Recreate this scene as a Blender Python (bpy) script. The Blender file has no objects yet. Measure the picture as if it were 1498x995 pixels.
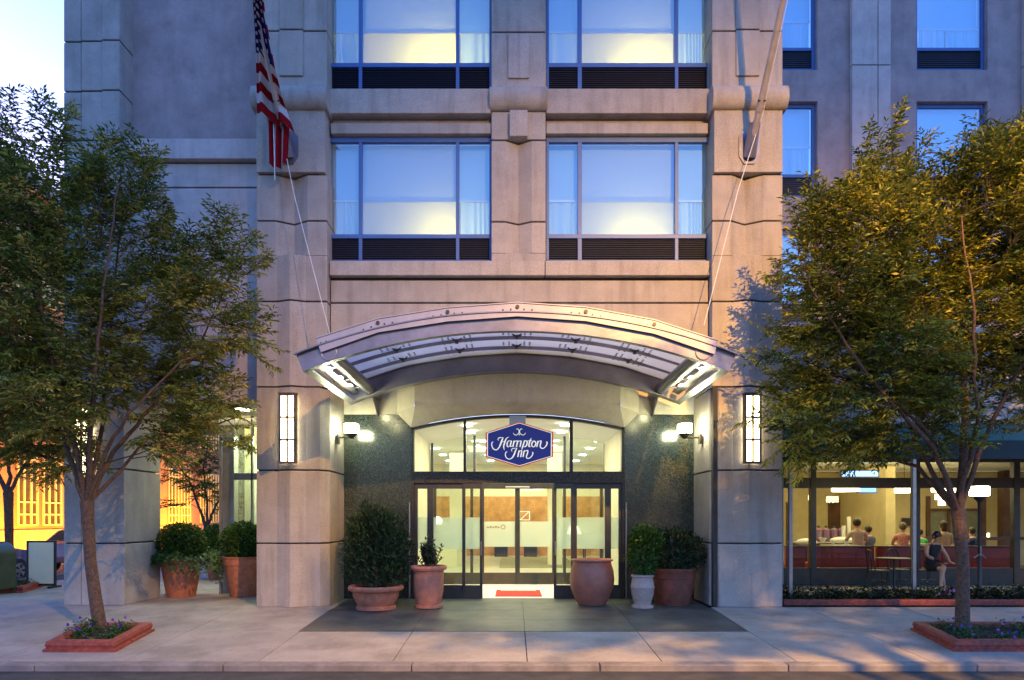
import bpy, bmesh, math, random
import numpy as np
from mathutils import Vector, Matrix
R = math.radians
rng = random.Random(7)
EXP = 3.5; LK = 2 ** (1.6 - EXP)      # exposure; lamps are scaled to it
C = bpy.context.scene.collection
F, CX, HY, H = 999.0, 750.0, 757.0, 1.68       # focal in photo pixels, vanishing point, eye height

def X(px, Y): return (px - CX) * Y / F
def Z(py, Y): return H + (HY - py) * Y / F
def P(px, py, Y): return Vector((X(px, Y), Y, Z(py, Y)))
def gz(Y): return -0.0517 * (12.8 - Y) if Y < 12.8 else 0.0

# ------------------------------------------------------------------ materials
def _mat(name):
    m = bpy.data.materials.new(name); m.use_nodes = True
    nt = m.node_tree; nt.nodes.clear()
    out = nt.nodes.new('ShaderNodeOutputMaterial')
    return m, nt, out
def N(nt, t, **kw):
    n = nt.nodes.new(t)
    for k, v in kw.items():
        if k.startswith('i_'):
            key = k[2:]
            key = int(key) if key.isdigit() else key.replace('_', ' ')
            n.inputs[key].default_value = v
        else: setattr(n, k, v)
    return n
def c4(c): return (c[0], c[1], c[2], 1)
def mat(name, col, rough=.6, var=.12, scale=6, bump=.0, bscale=60, metal=0, streak=0, spec=.5, col2=None, coat=0, speck=0, panel=0, spots=0):
    m, nt, out = _mat(name); L = nt.links.new
    b = N(nt, 'ShaderNodeBsdfPrincipled'); b.inputs['Roughness'].default_value = rough
    b.inputs['Metallic'].default_value = metal
    b.inputs['Specular IOR Level'].default_value = spec
    b.inputs['Coat Weight'].default_value = coat
    L(b.outputs[0], out.inputs[0])
    geo = N(nt, 'ShaderNodeNewGeometry')
    n1 = N(nt, 'ShaderNodeTexNoise'); n1.inputs['Scale'].default_value = scale; n1.inputs['Detail'].default_value = 6
    n1.inputs['Roughness'].default_value = .65
    L(geo.outputs['Position'], n1.inputs['Vector'])
    mx = N(nt, 'ShaderNodeMix', data_type='RGBA')
    c2 = col2 or [max(0, c * (1 - var * 2)) for c in col]
    c1 = [min(1, c * (1 + var)) for c in col] if not col2 else col
    mr = N(nt, 'ShaderNodeMapRange'); mr.inputs[1].default_value = .35; mr.inputs[2].default_value = .65
    L(n1.outputs[0], mr.inputs[0]); L(mr.outputs[0], mx.inputs[0])
    mx.inputs[6].default_value = c4(c1); mx.inputs[7].default_value = c4(c2)
    last = mx.outputs[2]
    if streak:
        mp = N(nt, 'ShaderNodeMapping'); mp.inputs['Scale'].default_value = (5, 5, .55)
        L(geo.outputs['Position'], mp.inputs[0])
        n2 = N(nt, 'ShaderNodeTexNoise'); n2.inputs['Scale'].default_value = 1.1; n2.inputs['Detail'].default_value = 7
        L(mp.outputs[0], n2.inputs['Vector'])
        m2 = N(nt, 'ShaderNodeMapRange'); m2.inputs[1].default_value = .5; m2.inputs[2].default_value = .75
        m2.inputs[3].default_value = 0; m2.inputs[4].default_value = streak
        L(n2.outputs[0], m2.inputs[0])
        x2 = N(nt, 'ShaderNodeMix', data_type='RGBA', blend_type='MULTIPLY')
        L(m2.outputs[0], x2.inputs[0]); L(last, x2.inputs[6]); x2.inputs[7].default_value = (.45, .42, .4, 1)
        last = x2.outputs[2]
    if speck:
        n3 = N(nt, 'ShaderNodeTexNoise'); n3.inputs['Scale'].default_value = 75; n3.inputs['Detail'].default_value = 3
        L(geo.outputs['Position'], n3.inputs['Vector'])
        m3 = N(nt, 'ShaderNodeMapRange'); m3.inputs[1].default_value = .45; m3.inputs[2].default_value = .62
        m3.inputs[3].default_value = 1 - speck; m3.inputs[4].default_value = 1 + speck
        L(n3.outputs[0], m3.inputs[0])
        x3 = N(nt, 'ShaderNodeVectorMath', operation='SCALE')
        L(last, x3.inputs[0]); L(m3.outputs[0], x3.inputs['Scale']); last = x3.outputs[0]
    if panel:
        ri = N(nt, 'ShaderNodeMapRange'); ri.inputs[3].default_value = 1 - panel; ri.inputs[4].default_value = 1 + panel
        L(geo.outputs['Random Per Island'], ri.inputs[0])
        xp = N(nt, 'ShaderNodeVectorMath', operation='SCALE'); L(last, xp.inputs[0]); L(ri.outputs[0], xp.inputs['Scale']); last = xp.outputs[0]
    if spots:
        vo = N(nt, 'ShaderNodeTexVoronoi'); vo.inputs['Scale'].default_value = 3.4; L(geo.outputs['Position'], vo.inputs['Vector'])
        ms = N(nt, 'ShaderNodeMapRange'); ms.inputs[1].default_value = .05; ms.inputs[2].default_value = .085; ms.inputs[3].default_value = spots; ms.inputs[4].default_value = 0
        L(vo.outputs['Distance'], ms.inputs[0])
        n6 = N(nt, 'ShaderNodeTexNoise'); n6.inputs['Scale'].default_value = .9; n6.inputs['Detail'].default_value = 8; n6.inputs['Roughness'].default_value = .7; L(geo.outputs['Position'], n6.inputs['Vector'])
        m6 = N(nt, 'ShaderNodeMapRange'); m6.inputs[1].default_value = .5; m6.inputs[2].default_value = .62; m6.inputs[3].default_value = 0; m6.inputs[4].default_value = .45; L(n6.outputs[0], m6.inputs[0])
        for f_ in (ms, m6):
            xs_ = N(nt, 'ShaderNodeMix', data_type='RGBA', blend_type='MULTIPLY'); L(f_.outputs[0], xs_.inputs[0]); L(last, xs_.inputs[6]); xs_.inputs[7].default_value = (.5, .46, .43, 1); last = xs_.outputs[2]
    L(last, b.inputs['Base Color'])
    if bump:
        n4 = N(nt, 'ShaderNodeTexNoise'); n4.inputs['Scale'].default_value = bscale; n4.inputs['Detail'].default_value = 5
        L(geo.outputs['Position'], n4.inputs['Vector'])
        bp = N(nt, 'ShaderNodeBump'); bp.inputs['Strength'].default_value = bump; bp.inputs['Distance'].default_value = .02
        L(n4.outputs[0], bp.inputs['Height']); L(bp.outputs[0], b.inputs['Normal'])
    return m
def emit(name, col, s):
    m, nt, out = _mat(name); e = N(nt, 'ShaderNodeEmission'); e.inputs[0].default_value = c4(col); e.inputs[1].default_value = s * LK
    nt.links.new(e.outputs[0], out.inputs[0]); return m
def glass(name, tint=(.9, .95, .93), refl=1.0, ior=1.5, rough=0.0):
    m, nt, out = _mat(name); L = nt.links.new
    t = N(nt, 'ShaderNodeBsdfTransparent'); t.inputs[0].default_value = c4(tint)
    g = N(nt, 'ShaderNodeBsdfGlossy'); g.inputs['Roughness'].default_value = rough; g.inputs[0].default_value = (refl, refl, refl, 1)
    r0 = ((ior - 1) / (ior + 1)) ** 2
    lw = N(nt, 'ShaderNodeLayerWeight'); lw.inputs[0].default_value = .5
    pw = N(nt, 'ShaderNodeMath', operation='POWER'); L(lw.outputs['Facing'], pw.inputs[0]); pw.inputs[1].default_value = 5
    fr = N(nt, 'ShaderNodeMath', operation='MULTIPLY_ADD'); L(pw.outputs[0], fr.inputs[0]); fr.inputs[1].default_value = 1 - r0; fr.inputs[2].default_value = r0
    mx = N(nt, 'ShaderNodeMixShader'); L(fr.outputs[0], mx.inputs[0]); L(t.outputs[0], mx.inputs[1]); L(g.outputs[0], mx.inputs[2])
    L(mx.outputs[0], out.inputs[0]); return m
def frosted(name, col, tfac=.35, trans=.5):
    m, nt, out = _mat(name); L = nt.links.new
    d = N(nt, 'ShaderNodeBsdfDiffuse'); d.inputs[0].default_value = c4(col)
    tl = N(nt, 'ShaderNodeBsdfTranslucent'); tl.inputs[0].default_value = c4(col)
    tp = N(nt, 'ShaderNodeBsdfTransparent')
    a = N(nt, 'ShaderNodeMixShader'); a.inputs[0].default_value = trans; L(d.outputs[0], a.inputs[1]); L(tl.outputs[0], a.inputs[2])
    b = N(nt, 'ShaderNodeMixShader'); b.inputs[0].default_value = tfac; L(a.outputs[0], b.inputs[1]); L(tp.outputs[0], b.inputs[2])
    L(b.outputs[0], out.inputs[0]); return m
def leafmat(name, cols, trans=.35, rough=.45):
    m, nt, out = _mat(name); L = nt.links.new
    at = N(nt, 'ShaderNodeAttribute', attribute_name='tone')
    cr = N(nt, 'ShaderNodeValToRGB'); el = cr.color_ramp.elements
    cr.color_ramp.interpolation = 'LINEAR'
    for i, (p, c) in enumerate(cols):
        e = el[i] if i < 2 else el.new(p)
        e.position = p; e.color = c4(c)
    L(at.outputs['Fac'], cr.inputs[0])
    b = N(nt, 'ShaderNodeBsdfPrincipled'); b.inputs['Roughness'].default_value = rough; b.inputs['Specular IOR Level'].default_value = .35
    t = N(nt, 'ShaderNodeBsdfTranslucent')
    L(cr.outputs[0], b.inputs['Base Color']); L(cr.outputs[0], t.inputs[0])
    mx = N(nt, 'ShaderNodeMixShader'); mx.inputs[0].default_value = trans
    L(b.outputs[0], mx.inputs[1]); L(t.outputs[0], mx.inputs[2]); L(mx.outputs[0], out.inputs[0]); return m
def brickmat(name, c1, c2, mortar):
    m, nt, out = _mat(name); L = nt.links.new
    b = N(nt, 'ShaderNodeBsdfPrincipled'); b.inputs['Roughness'].default_value = .85
    geo = N(nt, 'ShaderNodeNewGeometry'); sp = N(nt, 'ShaderNodeSeparateXYZ'); cb = N(nt, 'ShaderNodeCombineXYZ')
    L(geo.outputs['Position'], sp.inputs[0]); L(sp.outputs[1], cb.inputs[0]); L(sp.outputs[2], cb.inputs[1])
    t = N(nt, 'ShaderNodeTexBrick'); t.inputs['Color1'].default_value = c4(c1); t.inputs['Color2'].default_value = c4(c2); t.inputs['Mortar'].default_value = c4(mortar)
    t.inputs['Scale'].default_value = 4.6; t.inputs['Mortar Size'].default_value = .03
    L(cb.outputs[0], t.inputs[0]); L(t.outputs[0], b.inputs['Base Color']); L(b.outputs[0], out.inputs[0]); return m

M = {}
M['concrete'] = mat('cast_concrete', (.385, .345, .305), .8, .06, 2.4, .45, 60, streak=.5, speck=.13, panel=.08)
M['cream_concrete'] = mat('cream_concrete', (.58, .53, .42), .8, .05, 2.4, .3, 60, streak=.2, speck=.08)
M['concrete_dark'] = mat('cast_concrete_base', (.36, .34, .32), .75, .1, 1.8, .35, 45, streak=.3, speck=.08, panel=.05)
M['stucco'] = mat('grey_stucco', (.35, .285, .285), .85, .10, 2.2, .3, 50, streak=.25, speck=.06)
M['stucco_pale'] = mat('pale_stucco', (.50, .44, .43), .85, .08, 2, .3, 50, streak=.35, speck=.06)
M['groove'] = mat('joint_dark', (.05, .045, .045), .9, .1)
M['granite'] = mat('green_granite', (.062, .078, .062), .18, .35, 45, 0, spec=.55, col2=(.016, .02, .018), speck=.6)
M['stone_frame'] = mat('polished_dark_stone', (.05, .045, .042), .4, .4, 30, 0, spec=.25, speck=.4)
M['alu_blue'] = mat('blue_aluminium', (.055, .125, .34), .45, .05, 4, 0, metal=0)
M['alu_grey'] = mat('grey_aluminium', (.33, .33, .33), .35, .06, 8, 0, metal=.8)
M['lamp_frame'] = mat('brown_lamp_frame', (.13, .10, .08), .5, .1, 5, 0, metal=.3)
M['bronze'] = mat('dark_bronze_frame', (.055, .05, .045), .4, .1, 5, 0, metal=.4)
M['louvre'] = mat('dark_louvre', (.014, .02, .05), .6, .1)
M['steel'] = mat('painted_steel', (.21, .205, .25), .36, .12, 2.5, 0.05, 20, metal=.55)
M['steel_edge'] = mat('brushed_edge_plate', (.34, .33, .38), .42, .06, 3, 0, metal=.35)
M['dark'] = mat('black_metal', (.02, .02, .02), .45, .1)
M['white'] = mat('white_paint', (.78, .78, .76), .5, .03)
M['cream'] = mat('cream_plaster', (.74, .68, .50), .8, .03, 2)
M['cafe_wall'] = mat('yellow_plaster', (.62, .52, .30), .8, .08, 1.5)
M['wood'] = mat('warm_wood', (.55, .27, .10), .45, .15, 3)
M['wood_dark'] = mat('dark_wood', (.11, .05, .03), .45, .2, 3)
M['terracotta'] = mat('terracotta', (.46, .16, .085), .75, .14, 9, .25, 40, streak=.25)
M['terracotta_pink'] = mat('pink_terracotta', (.50, .185, .11), .7, .12, 9, .2, 40, streak=.15)
M['terracotta_dark'] = mat('dark_terracotta', (.20, .06, .035), .7, .15, 9, .2, 40)
M['pale_clay'] = mat('pale_clay', (.46, .34, .28), .75, .08, 12, .15, 50, streak=.2)
M['glazed'] = mat('glazed_clay', (.40, .145, .09), .45, .16, 7, .05, 40, col2=(.31, .10, .065))
M['brick_edge'] = mat('red_edging', (.27, .055, .035), .7, .22, 14, .3, 30)
M['soil'] = mat('dark_soil', (.02, .013, .01), .95, .4, 30, .8, 40)
M['sidewalk'] = mat('sidewalk_concrete', (.33, .30, .26), .8, .10, 1.3, .25, 70, speck=.12, panel=.07, spots=.7)
M['slate'] = mat('dark_slate', (.085, .09, .082), .5, .22, 1.7, .2, 40, speck=.12)
M['asphalt'] = mat('asphalt', (.055, .052, .052), .8, .22, 3, .5, 90, speck=.3)
M['kerb'] = mat('kerb_stone', (.22, .20, .185), .8, .15, 3, .3, 50, streak=.3)
M['bark'] = mat('bark', (.15, .085, .05), .85, .35, 22, 1.0, 30, col2=(.055, .035, .024))
M['twig'] = mat('twig_bark', (.045, .032, .022), .85, .3, 16)
M['skin'] = mat('skin', (.52, .29, .19), .55, .05, 10)
M['hair_dark'] = mat('dark_hair', (.02, .013, .01), .5, .3, 60)
M['hair_grey'] = mat('greying_hair', (.16, .12, .09), .6, .3, 60)
M['red_vinyl'] = mat('red_upholstery', (.42, .03, .02), .35, .12, 3)
M['red_mat'] = mat('red_mat', (.65, .04, .03), .9, .1, 30)
M['awning'] = mat('teal_canvas', (.03, .12, .09), .7, .1, 3, .1, 80)
M['awning_dark'] = mat('dark_teal_canvas', (.010, .028, .026), .7, .1, 3)
M['pole'] = mat('flagpole_paint', (.46, .4, .38), .4, .08, 6, metal=.3)
M['rope'] = mat('white_rope', (.7, .7, .72), .8, .1)
M['green_metal'] = mat('green_mailbox_paint', (.035, .06, .03), .4, .15, 6)
M['rubber'] = mat('rubber', (.015, .015, .015), .7, .1)
M['car_blue'] = mat('blue_car_paint', (.05, .06, .2), .25, .03, 3, coat=1)
M['car_pink'] = mat('maroon_car_paint', (.35, .1, .1), .25, .03, 3, coat=1)
M['brick'] = brickmat('orange_brick', (.42, .17, .06), (.34, .13, .05), (.4, .25, .12))
M['yellow_frame'] = mat('cream_window_frame', (.75, .62, .22), .5, .04)
M['window_dark'] = mat('dark_window_glass', (.09, .06, .04), .15, .2, 2)
M['ceil'] = mat('white_ceiling', (.78, .77, .7), .8, .02)
M['floor_tile'] = mat('cream_floor', (.5, .47, .38), .3, .08, 1.2)
M['carpet'] = mat('olive_rug', (.24, .22, .13), .9, .1, 20)
M['curtain'] = frosted('sheer_curtain', (.62, .78, .88), .0, .35)
M['shade'] = frosted('white_roller_shade', (.72, .76, .82), 0, .55)
M['room'] = mat('room_wall', (.42, .38, .26), .8, .02)
M['glass'] = glass('clear_glass', (.9, .96, .93), 1.0)
M['glass_blue'] = glass('blue_tinted_glass', (.84, .93, 1), 1.0, 2.3)
M['glass_cafe'] = glass('cafe_glass', (.86, .88, .82), .8, 1.4)
M['frost_band'] = frosted('frosted_band', (.72, .78, .7), .45, .6)
M['canopy_glass'] = frosted('canopy_frosted_glass', (.72, .82, .92), .12, .72)
M['lamp_glass'] = emit('glowing_lamp_glass', (1, .82, .48), 6)
M['lantern_glass'] = emit('glowing_lantern_glass', (.98, 1, .62), 34)
M['pendant_glow'] = emit('glowing_pendant', (1, .85, .45), 5)
M['ceil_light'] = emit('downlight_glow', (1, .95, .75), 14)
M['screen'] = emit('blue_screen', (.12, .3, 1), 2.2)
M['post_glow'] = emit('post_lamp_glow', (1, .92, .5), 14)
M['sign_blue'] = mat('sign_blue', (.012, .02, .26), .35, .05, 5)
M['sign_red'] = mat('sign_red', (.6, .02, .03), .35, .05, 5)
M['sign_white'] = mat('sign_white', (.85, .85, .8), .4, .02)
for q_, e_ in (('sign_blue', .02), ('sign_red', .05), ('sign_white', .12)):      # faint emission added to brighten the sign colours
    b_ = [n for n in M[q_].node_tree.nodes if n.type == 'BSDF_PRINCIPLED'][0]
    b_.inputs['Emission Color'].default_value = {'sign_blue': (.02, .03, .4, 1), 'sign_red': (.9, .04, .03, 1), 'sign_white': (.95, .92, .7, 1)}[q_]
    b_.inputs['Emission Strength'].default_value = e_ * LK * 1.4
GRE = [(.0, (.06, .10, .015)), (.4, (.16, .21, .03)), (.75, (.32, .31, .045)), (1.0, (.5, .36, .06))]
M['leaf'] = leafmat('zelkova_leaf', GRE, .35)
M['leaf_warm'] = leafmat('lamplit_leaf', [(0, (.045, .08, .015)), (.35, (.16, .20, .025)), (.75, (.46, .42, .05)), (1, (.62, .52, .08))], .35)  # raised yellow tones put street-lamp light into the leaf colour
M['leaf_box'] = leafmat('boxwood_leaf', [(0, (.02, .06, .012)), (.6, (.05, .13, .02)), (1, (.13, .24, .04))], .25)
M['leaf_ivy'] = leafmat('ivy_leaf', [(0, (.03, .08, .03)), (.6, (.08, .19, .06)), (1, (.25, .38, .15))], .3)
M['leaf_conifer'] = leafmat('conifer_leaf', [(0, (.012, .03, .012)), (.6, (.03, .07, .022)), (1, (.09, .10, .03))], .15)
M['leaf_dark'] = leafmat('dark_glossy_leaf', [(0, (.01, .022, .012)), (.7, (.025, .055, .022)), (1, (.07, .11, .04))], .15, .3)
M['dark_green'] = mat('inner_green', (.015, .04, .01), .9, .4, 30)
M['petal'] = leafmat('violet_petal', [(0, (.06, .03, .25)), (.7, (.15, .05, .42)), (1, (.5, .25, .5))], .3)
def skinmat(nm, col): return mat(nm, col, .8, .08, 20)

# ------------------------------------------------------------------ mesh builder
def origin_of(o):
    v = Vector((0, 0, 0))
    while o: v += o.location; o = o.parent
    return v
class MB:
    def __init__(s): s.v = []; s.f = []
    def add(s, vs, fs):
        n = len(s.v); s.v += [tuple(v) for v in vs]; s.f += [tuple(i + n for i in f) for f in fs]; return s
    def box(s, x0, x1, y0, y1, z0, z1):
        return s.add([(x0, y0, z0), (x1, y0, z0), (x1, y1, z0), (x0, y1, z0), (x0, y0, z1), (x1, y0, z1), (x1, y1, z1), (x0, y1, z1)],
                     [(0, 3, 2, 1), (4, 5, 6, 7), (0, 1, 5, 4), (1, 2, 6, 5), (2, 3, 7, 6), (3, 0, 4, 7)])
    def quad(s, a, b, c, d): return s.add([a, b, c, d], [(0, 1, 2, 3)])
    def prism(s, poly, z0, z1):      # poly in xy, ccw
        n = len(poly)
        vs = [(x, y, z0) for x, y in poly] + [(x, y, z1) for x, y in poly]
        return s.add(vs, [tuple(range(n))[::-1], tuple(range(n, 2 * n))] + [(i, (i + 1) % n, n + (i + 1) % n, n + i) for i in range(n)])
    def prism_y(s, poly, y0, y1):    # poly in xz
        n = len(poly)
        vs = [(x, y0, z) for x, z in poly] + [(x, y1, z) for x, z in poly]
        return s.add(vs, [tuple(range(n)), tuple(range(n, 2 * n))[::-1]] + [(i, n + i, n + (i + 1) % n, (i + 1) % n) for i in range(n)])
    def prism_x(s, poly, x0, x1):    # poly in yz
        n = len(poly)
        vs = [(x0, y, z) for y, z in poly] + [(x1, y, z) for y, z in poly]
        return s.add(vs, [tuple(range(n))[::-1], tuple(range(n, 2 * n))] + [(i, (i + 1) % n, n + (i + 1) % n, n + i) for i in range(n)])
    def tube(s, pts, rad, n=8, cap=True):
        pts = [Vector(p) for p in pts]
        if not hasattr(rad, '__len__'): rad = [rad] * len(pts)
        rings = []; up = None
        for i, p in enumerate(pts):
            d = (pts[min(i + 1, len(pts) - 1)] - pts[max(i - 1, 0)]).normalized()
            if up is None: up = Vector((0, 0, 1)) if abs(d.z) < .9 else Vector((1, 0, 0))
            a = d.cross(up)
            if a.length < 1e-4: a = d.cross(Vector((0, 1, .1)))
            a.normalize(); b = a.cross(d).normalized(); up = b
            rings.append([p + (a * math.cos(t) + b * math.sin(t)) * rad[i] for t in [2 * math.pi * k / n for k in range(n)]])
        vs = [v for r in rings for v in r]; fs = []
        for i in range(len(pts) - 1):
            for k in range(n):
                k2 = (k + 1) % n; fs.append((i * n + k, i * n + k2, (i + 1) * n + k2, (i + 1) * n + k))
        if cap: fs += [tuple(range(n))[::-1], tuple(range((len(pts) - 1) * n, len(pts) * n))]
        return s.add(vs, fs)
    def lathe(s, prof, cx=0, cy=0, n=40, z0=0):
        vs = []; fs = []
        for r, z in prof:
            for k in range(n):
                t = 2 * math.pi * k / n; vs.append((cx + r * math.cos(t), cy + r * math.sin(t), z0 + z))
        for i in range(len(prof) - 1):
            for k in range(n):
                k2 = (k + 1) % n; fs.append((i * n + k, i * n + k2, (i + 1) * n + k2, (i + 1) * n + k))
        fs += [tuple(range(n))[::-1], tuple(range((len(prof) - 1) * n, len(prof) * n))]
        return s.add(vs, fs)
    def ball(s, c, r, seg=14, rings=9):
        if not hasattr(r, '__len__'): r = (r, r, r)
        vs = []; fs = []
        for i in range(1, rings):
            a = math.pi * i / rings
            for k in range(seg):
                t = 2 * math.pi * k / seg
                vs.append((c[0] + r[0] * math.sin(a) * math.cos(t), c[1] + r[1] * math.sin(a) * math.sin(t), c[2] + r[2] * math.cos(a)))
        vs += [(c[0], c[1], c[2] + r[2]), (c[0], c[1], c[2] - r[2])]; T = len(vs) - 2
        for i in range(rings - 2):
            for k in range(seg):
                k2 = (k + 1) % seg; fs.append((i * seg + k, (i + 1) * seg + k, (i + 1) * seg + k2, i * seg + k2))
        for k in range(seg):
            k2 = (k + 1) % seg; fs.append((T, k, k2)); fs.append((T + 1, (rings - 2) * seg + k2, (rings - 2) * seg + k))
        return s.add(vs, fs)
    def build(s, name, m, parent=None, smooth=False, bevel=0, local=False, **tags):
        o0 = Vector((0, 0, 0)) if local else origin_of(parent)
        me = bpy.data.meshes.new(name)
        me.from_pydata([(v[0] - o0.x, v[1] - o0.y, v[2] - o0.z) for v in s.v], [], s.f)
        me.materials.append(m)
        if smooth:
            for p in me.polygons: p.use_smooth = True
            try: me.set_sharp_from_angle(angle=R(smooth if smooth is not True else 50))
            except Exception: pass
        o = bpy.data.objects.new(name, me); C.objects.link(o)
        if parent: o.parent = parent
        if bevel:
            b = o.modifiers.new('bevel', 'BEVEL'); b.width = bevel; b.segments = 2; b.limit_method = 'ANGLE'; b.angle_limit = R(40)
        for k, v in tags.items(): o[k] = v
        return o
def leaves_obj(name, m, parent, pts, dirs, lens, wid, tone, seed=1, fold=.25, norms=None):
    """pts (n,3) leaf bases, dirs (n,3) leaf directions; each leaf is a folded diamond of 2 faces."""
    r = np.random.default_rng(seed); n = len(pts)
    pts = np.asarray(pts, float); d = np.asarray(dirs, float); d /= np.linalg.norm(d, axis=1)[:, None] + 1e-9
    if norms is None:
        up = np.tile([0, 0, 1.], (n, 1)) + r.normal(0, .45, (n, 3))
    else: up = np.asarray(norms, float) + r.normal(0, .35, (n, 3))
    side = np.cross(d, up); side /= np.linalg.norm(side, axis=1)[:, None] + 1e-9
    nor = np.cross(side, d)
    lens = np.asarray(lens, float)[:, None]; w = lens * wid
    V = np.empty((n, 4, 3))
    V[:, 0] = pts
    V[:, 1] = pts + d * lens * .45 + side * w * .5 + nor * w * fold
    V[:, 2] = pts + d * lens - nor * lens * .12
    V[:, 3] = pts + d * lens * .45 - side * w * .5 + nor * w * fold
    o0 = origin_of(parent); V = V.reshape(-1, 3) - np.array(o0)
    base = np.arange(n) * 4
    Fc = np.stack([base, base + 1, base + 2, base, base + 2, base + 3], 1).reshape(-1)
    me = bpy.data.meshes.new(name); me.vertices.add(n * 4); me.vertices.foreach_set('co', V.reshape(-1))
    me.loops.add(n * 6); me.loops.foreach_set('vertex_index', Fc.astype(np.int32))
    me.polygons.add(n * 2); me.polygons.foreach_set('loop_start', np.arange(n * 2, dtype=np.int32) * 3)
    me.polygons.foreach_set('loop_total', np.full(n * 2, 3, dtype=np.int32))
    me.update(calc_edges=True)
    a = me.attributes.new('tone', 'FLOAT', 'POINT'); a.data.foreach_set('value', np.repeat(np.asarray(tone, float), 4).astype(np.float32))
    me.materials.append(m)
    o = bpy.data.objects.new(name, me); C.objects.link(o); o.parent = parent
    return o
def thing(name, label, cat, loc=(0, 0, 0), group=None, rz=0):
    o = bpy.data.objects.new(name, None); C.objects.link(o); o.location = loc; o.rotation_euler = (0, 0, rz)
    o.empty_display_size = .2
    o['label'] = label; o['category'] = cat
    if group: o['group'] = group
    return o
def tag(o, label, cat, group=None):
    o['label'] = label; o['category'] = cat
    if group: o['group'] = group
    return o
def copy_tree(o, parent=None):
    c = o.copy(); C.objects.link(c)
    if parent: c.parent = parent
    for ch in list(o.children): copy_tree(ch, c)
    return c

# ------------------------------------------------------------------ ground
def slab(mb, x0, x1, y0, y1, gap=.006, th=.05, zf=gz):
    x0 += gap; x1 -= gap; y0 += gap; y1 -= gap
    vs = [(x0, y0, zf(y0) - th), (x1, y0, zf(y0) - th), (x1, y1, zf(y1) - th), (x0, y1, zf(y1) - th),
          (x0, y0, zf(y0)), (x1, y0, zf(y0)), (x1, y1, zf(y1)), (x0, y1, zf(y1))]
    mb.add(vs, [(0, 3, 2, 1), (4, 5, 6, 7), (0, 1, 5, 4), (1, 2, 6, 5), (2, 3, 7, 6), (3, 0, 4, 7)])
SX = [-1.57 + 1.76 * k for k in range(-14, 16)]
KY = 8.93
mb = MB()
for i in range(len(SX) - 1):
    a, b = SX[i], SX[i + 1]
    if a < -13.4: continue
    slab(mb, a, b, KY, 10.7)
    if b < -3.2 or a > 3.55:
        slab(mb, a, b, 10.7, 12.8)
mb.build('sidewalk', M['sidewalk'], bevel=.004)['kind'] = 'structure'
mb = MB()
for i in range(len(SX) - 1):
    a, b = SX[i], SX[i + 1]
    if a < -13.4 or a > -3.4: continue
    y = 12.8
    while y < 60: slab(mb, a, b, y, y + 1.76 * 1.2); y += 1.76 * 1.2
mb.build('side_pavement', M['sidewalk'], bevel=.004)['kind'] = 'structure'
mb = MB()
xs = [SX[7] + 0, -1.57, .19, 1.95, 3.66]
xs = [-3.36, -1.57, .19, 1.95, 3.66]
ys = [10.7, 11.6, 12.5, 13.3, 14.12]
def gz2(y): return gz(y) + .004
for i in range(4):
    for j in range(4): slab(mb, xs[i], xs[i + 1], ys[j], ys[j + 1], gap=.003, zf=gz2)
mb.build('entrance_paving', M['slate'])['kind'] = 'structure'
mb = MB()   # bed under the slabs
mb.quad((-13.4, KY, gz(KY) - .03), (60, KY, gz(KY) - .03), (60, 12.8, -.03), (-13.4, 12.8, -.03))
mb.quad((-13.4, 12.8, -.03), (60, 12.8, -.03), (60, 70, -.03), (-13.4, 70, -.03))
mb.build('ground', M['groove'])['kind'] = 'structure'
mb = MB()   # kerb stones
kx = -13.4
while kx < 40:
    ln = 2.42; z1 = gz(8.75)
    mb.add([(kx + .006, 8.75, z1 - .35), (kx + ln - .006, 8.75, z1 - .35), (kx + ln - .006, KY - .008, z1 - .35), (kx + .006, KY - .008, z1 - .35),
            (kx + .006, 8.75, z1), (kx + ln - .006, 8.75, z1), (kx + ln - .006, KY - .008, gz(KY)), (kx + .006, KY - .008, gz(KY))],
           [(0, 3, 2, 1), (4, 5, 6, 7), (0, 1, 5, 4), (1, 2, 6, 5), (2, 3, 7, 6), (3, 0, 4, 7)]); kx += ln
ky = 8.8
while ky < 70:
    mb.box(-13.58, -13.41, ky + .006, ky + 2.4, -.35, 0 if ky > 12.8 else gz(ky + 1.2)); ky += 2.42
mb.build('kerb', M['kerb'], bevel=.015)['kind'] = 'structure'
mb = MB()
rz0 = gz(8.75) - .085
mb.quad((-120, -60, rz0), (120, -60, rz0), (120, 8.76, rz0), (-120, 8.76, rz0))
mb.build('road', M['asphalt'])['kind'] = 'structure'
mb = MB()
mb.quad((-120, 8.76, rz0 + .0), (-13.5, 8.76, rz0), (-13.5, 160, -.14), (-120, 160, -.14))
mb.build('side_road', M['asphalt'])['kind'] = 'structure'
mb = MB(); mb.box(-24, -19.6, 12, 120, -.3, -.0)
mb.build('far_pavement', M['sidewalk'])['kind'] = 'structure'

# ------------------------------------------------------------------ hotel building
hotel = thing('hotel_building', 'pale concrete hotel filling the frame, with piers, blue-framed windows and an arched glass entrance canopy', 'building', (0.1, 14.0, 0))
def zz(py): return Z(py, 12.8)
JZ = [0, zz(795), zz(688), zz(566), zz(441), zz(323), zz(255)]
def pier_plan(x0, x1, yf, yb, v, w, ch=0, side=0):
    """plan polygon ccw from front-left; v<0 protruding wedge, v>0 recessed; w half-width; ch chamfer on the entrance side"""
    c = (x0 + x1) / 2; p = [(x0, yb), ]
    p = []
    if side < 0 and ch: p += [(x0, yf + ch * 1.6), (x0 + ch, yf)]
    else: p += [(x0, yf)]
    if v: p += [(c - w, yf), (c, yf + v), (c + w, yf)]
    if side > 0 and ch: p += [(x1 - ch, yf), (x1, yf + ch * 1.6)]
    else: p += [(x1, yf)]
    p += [(x1, yb), (x0, yb)]
    return p
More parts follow.
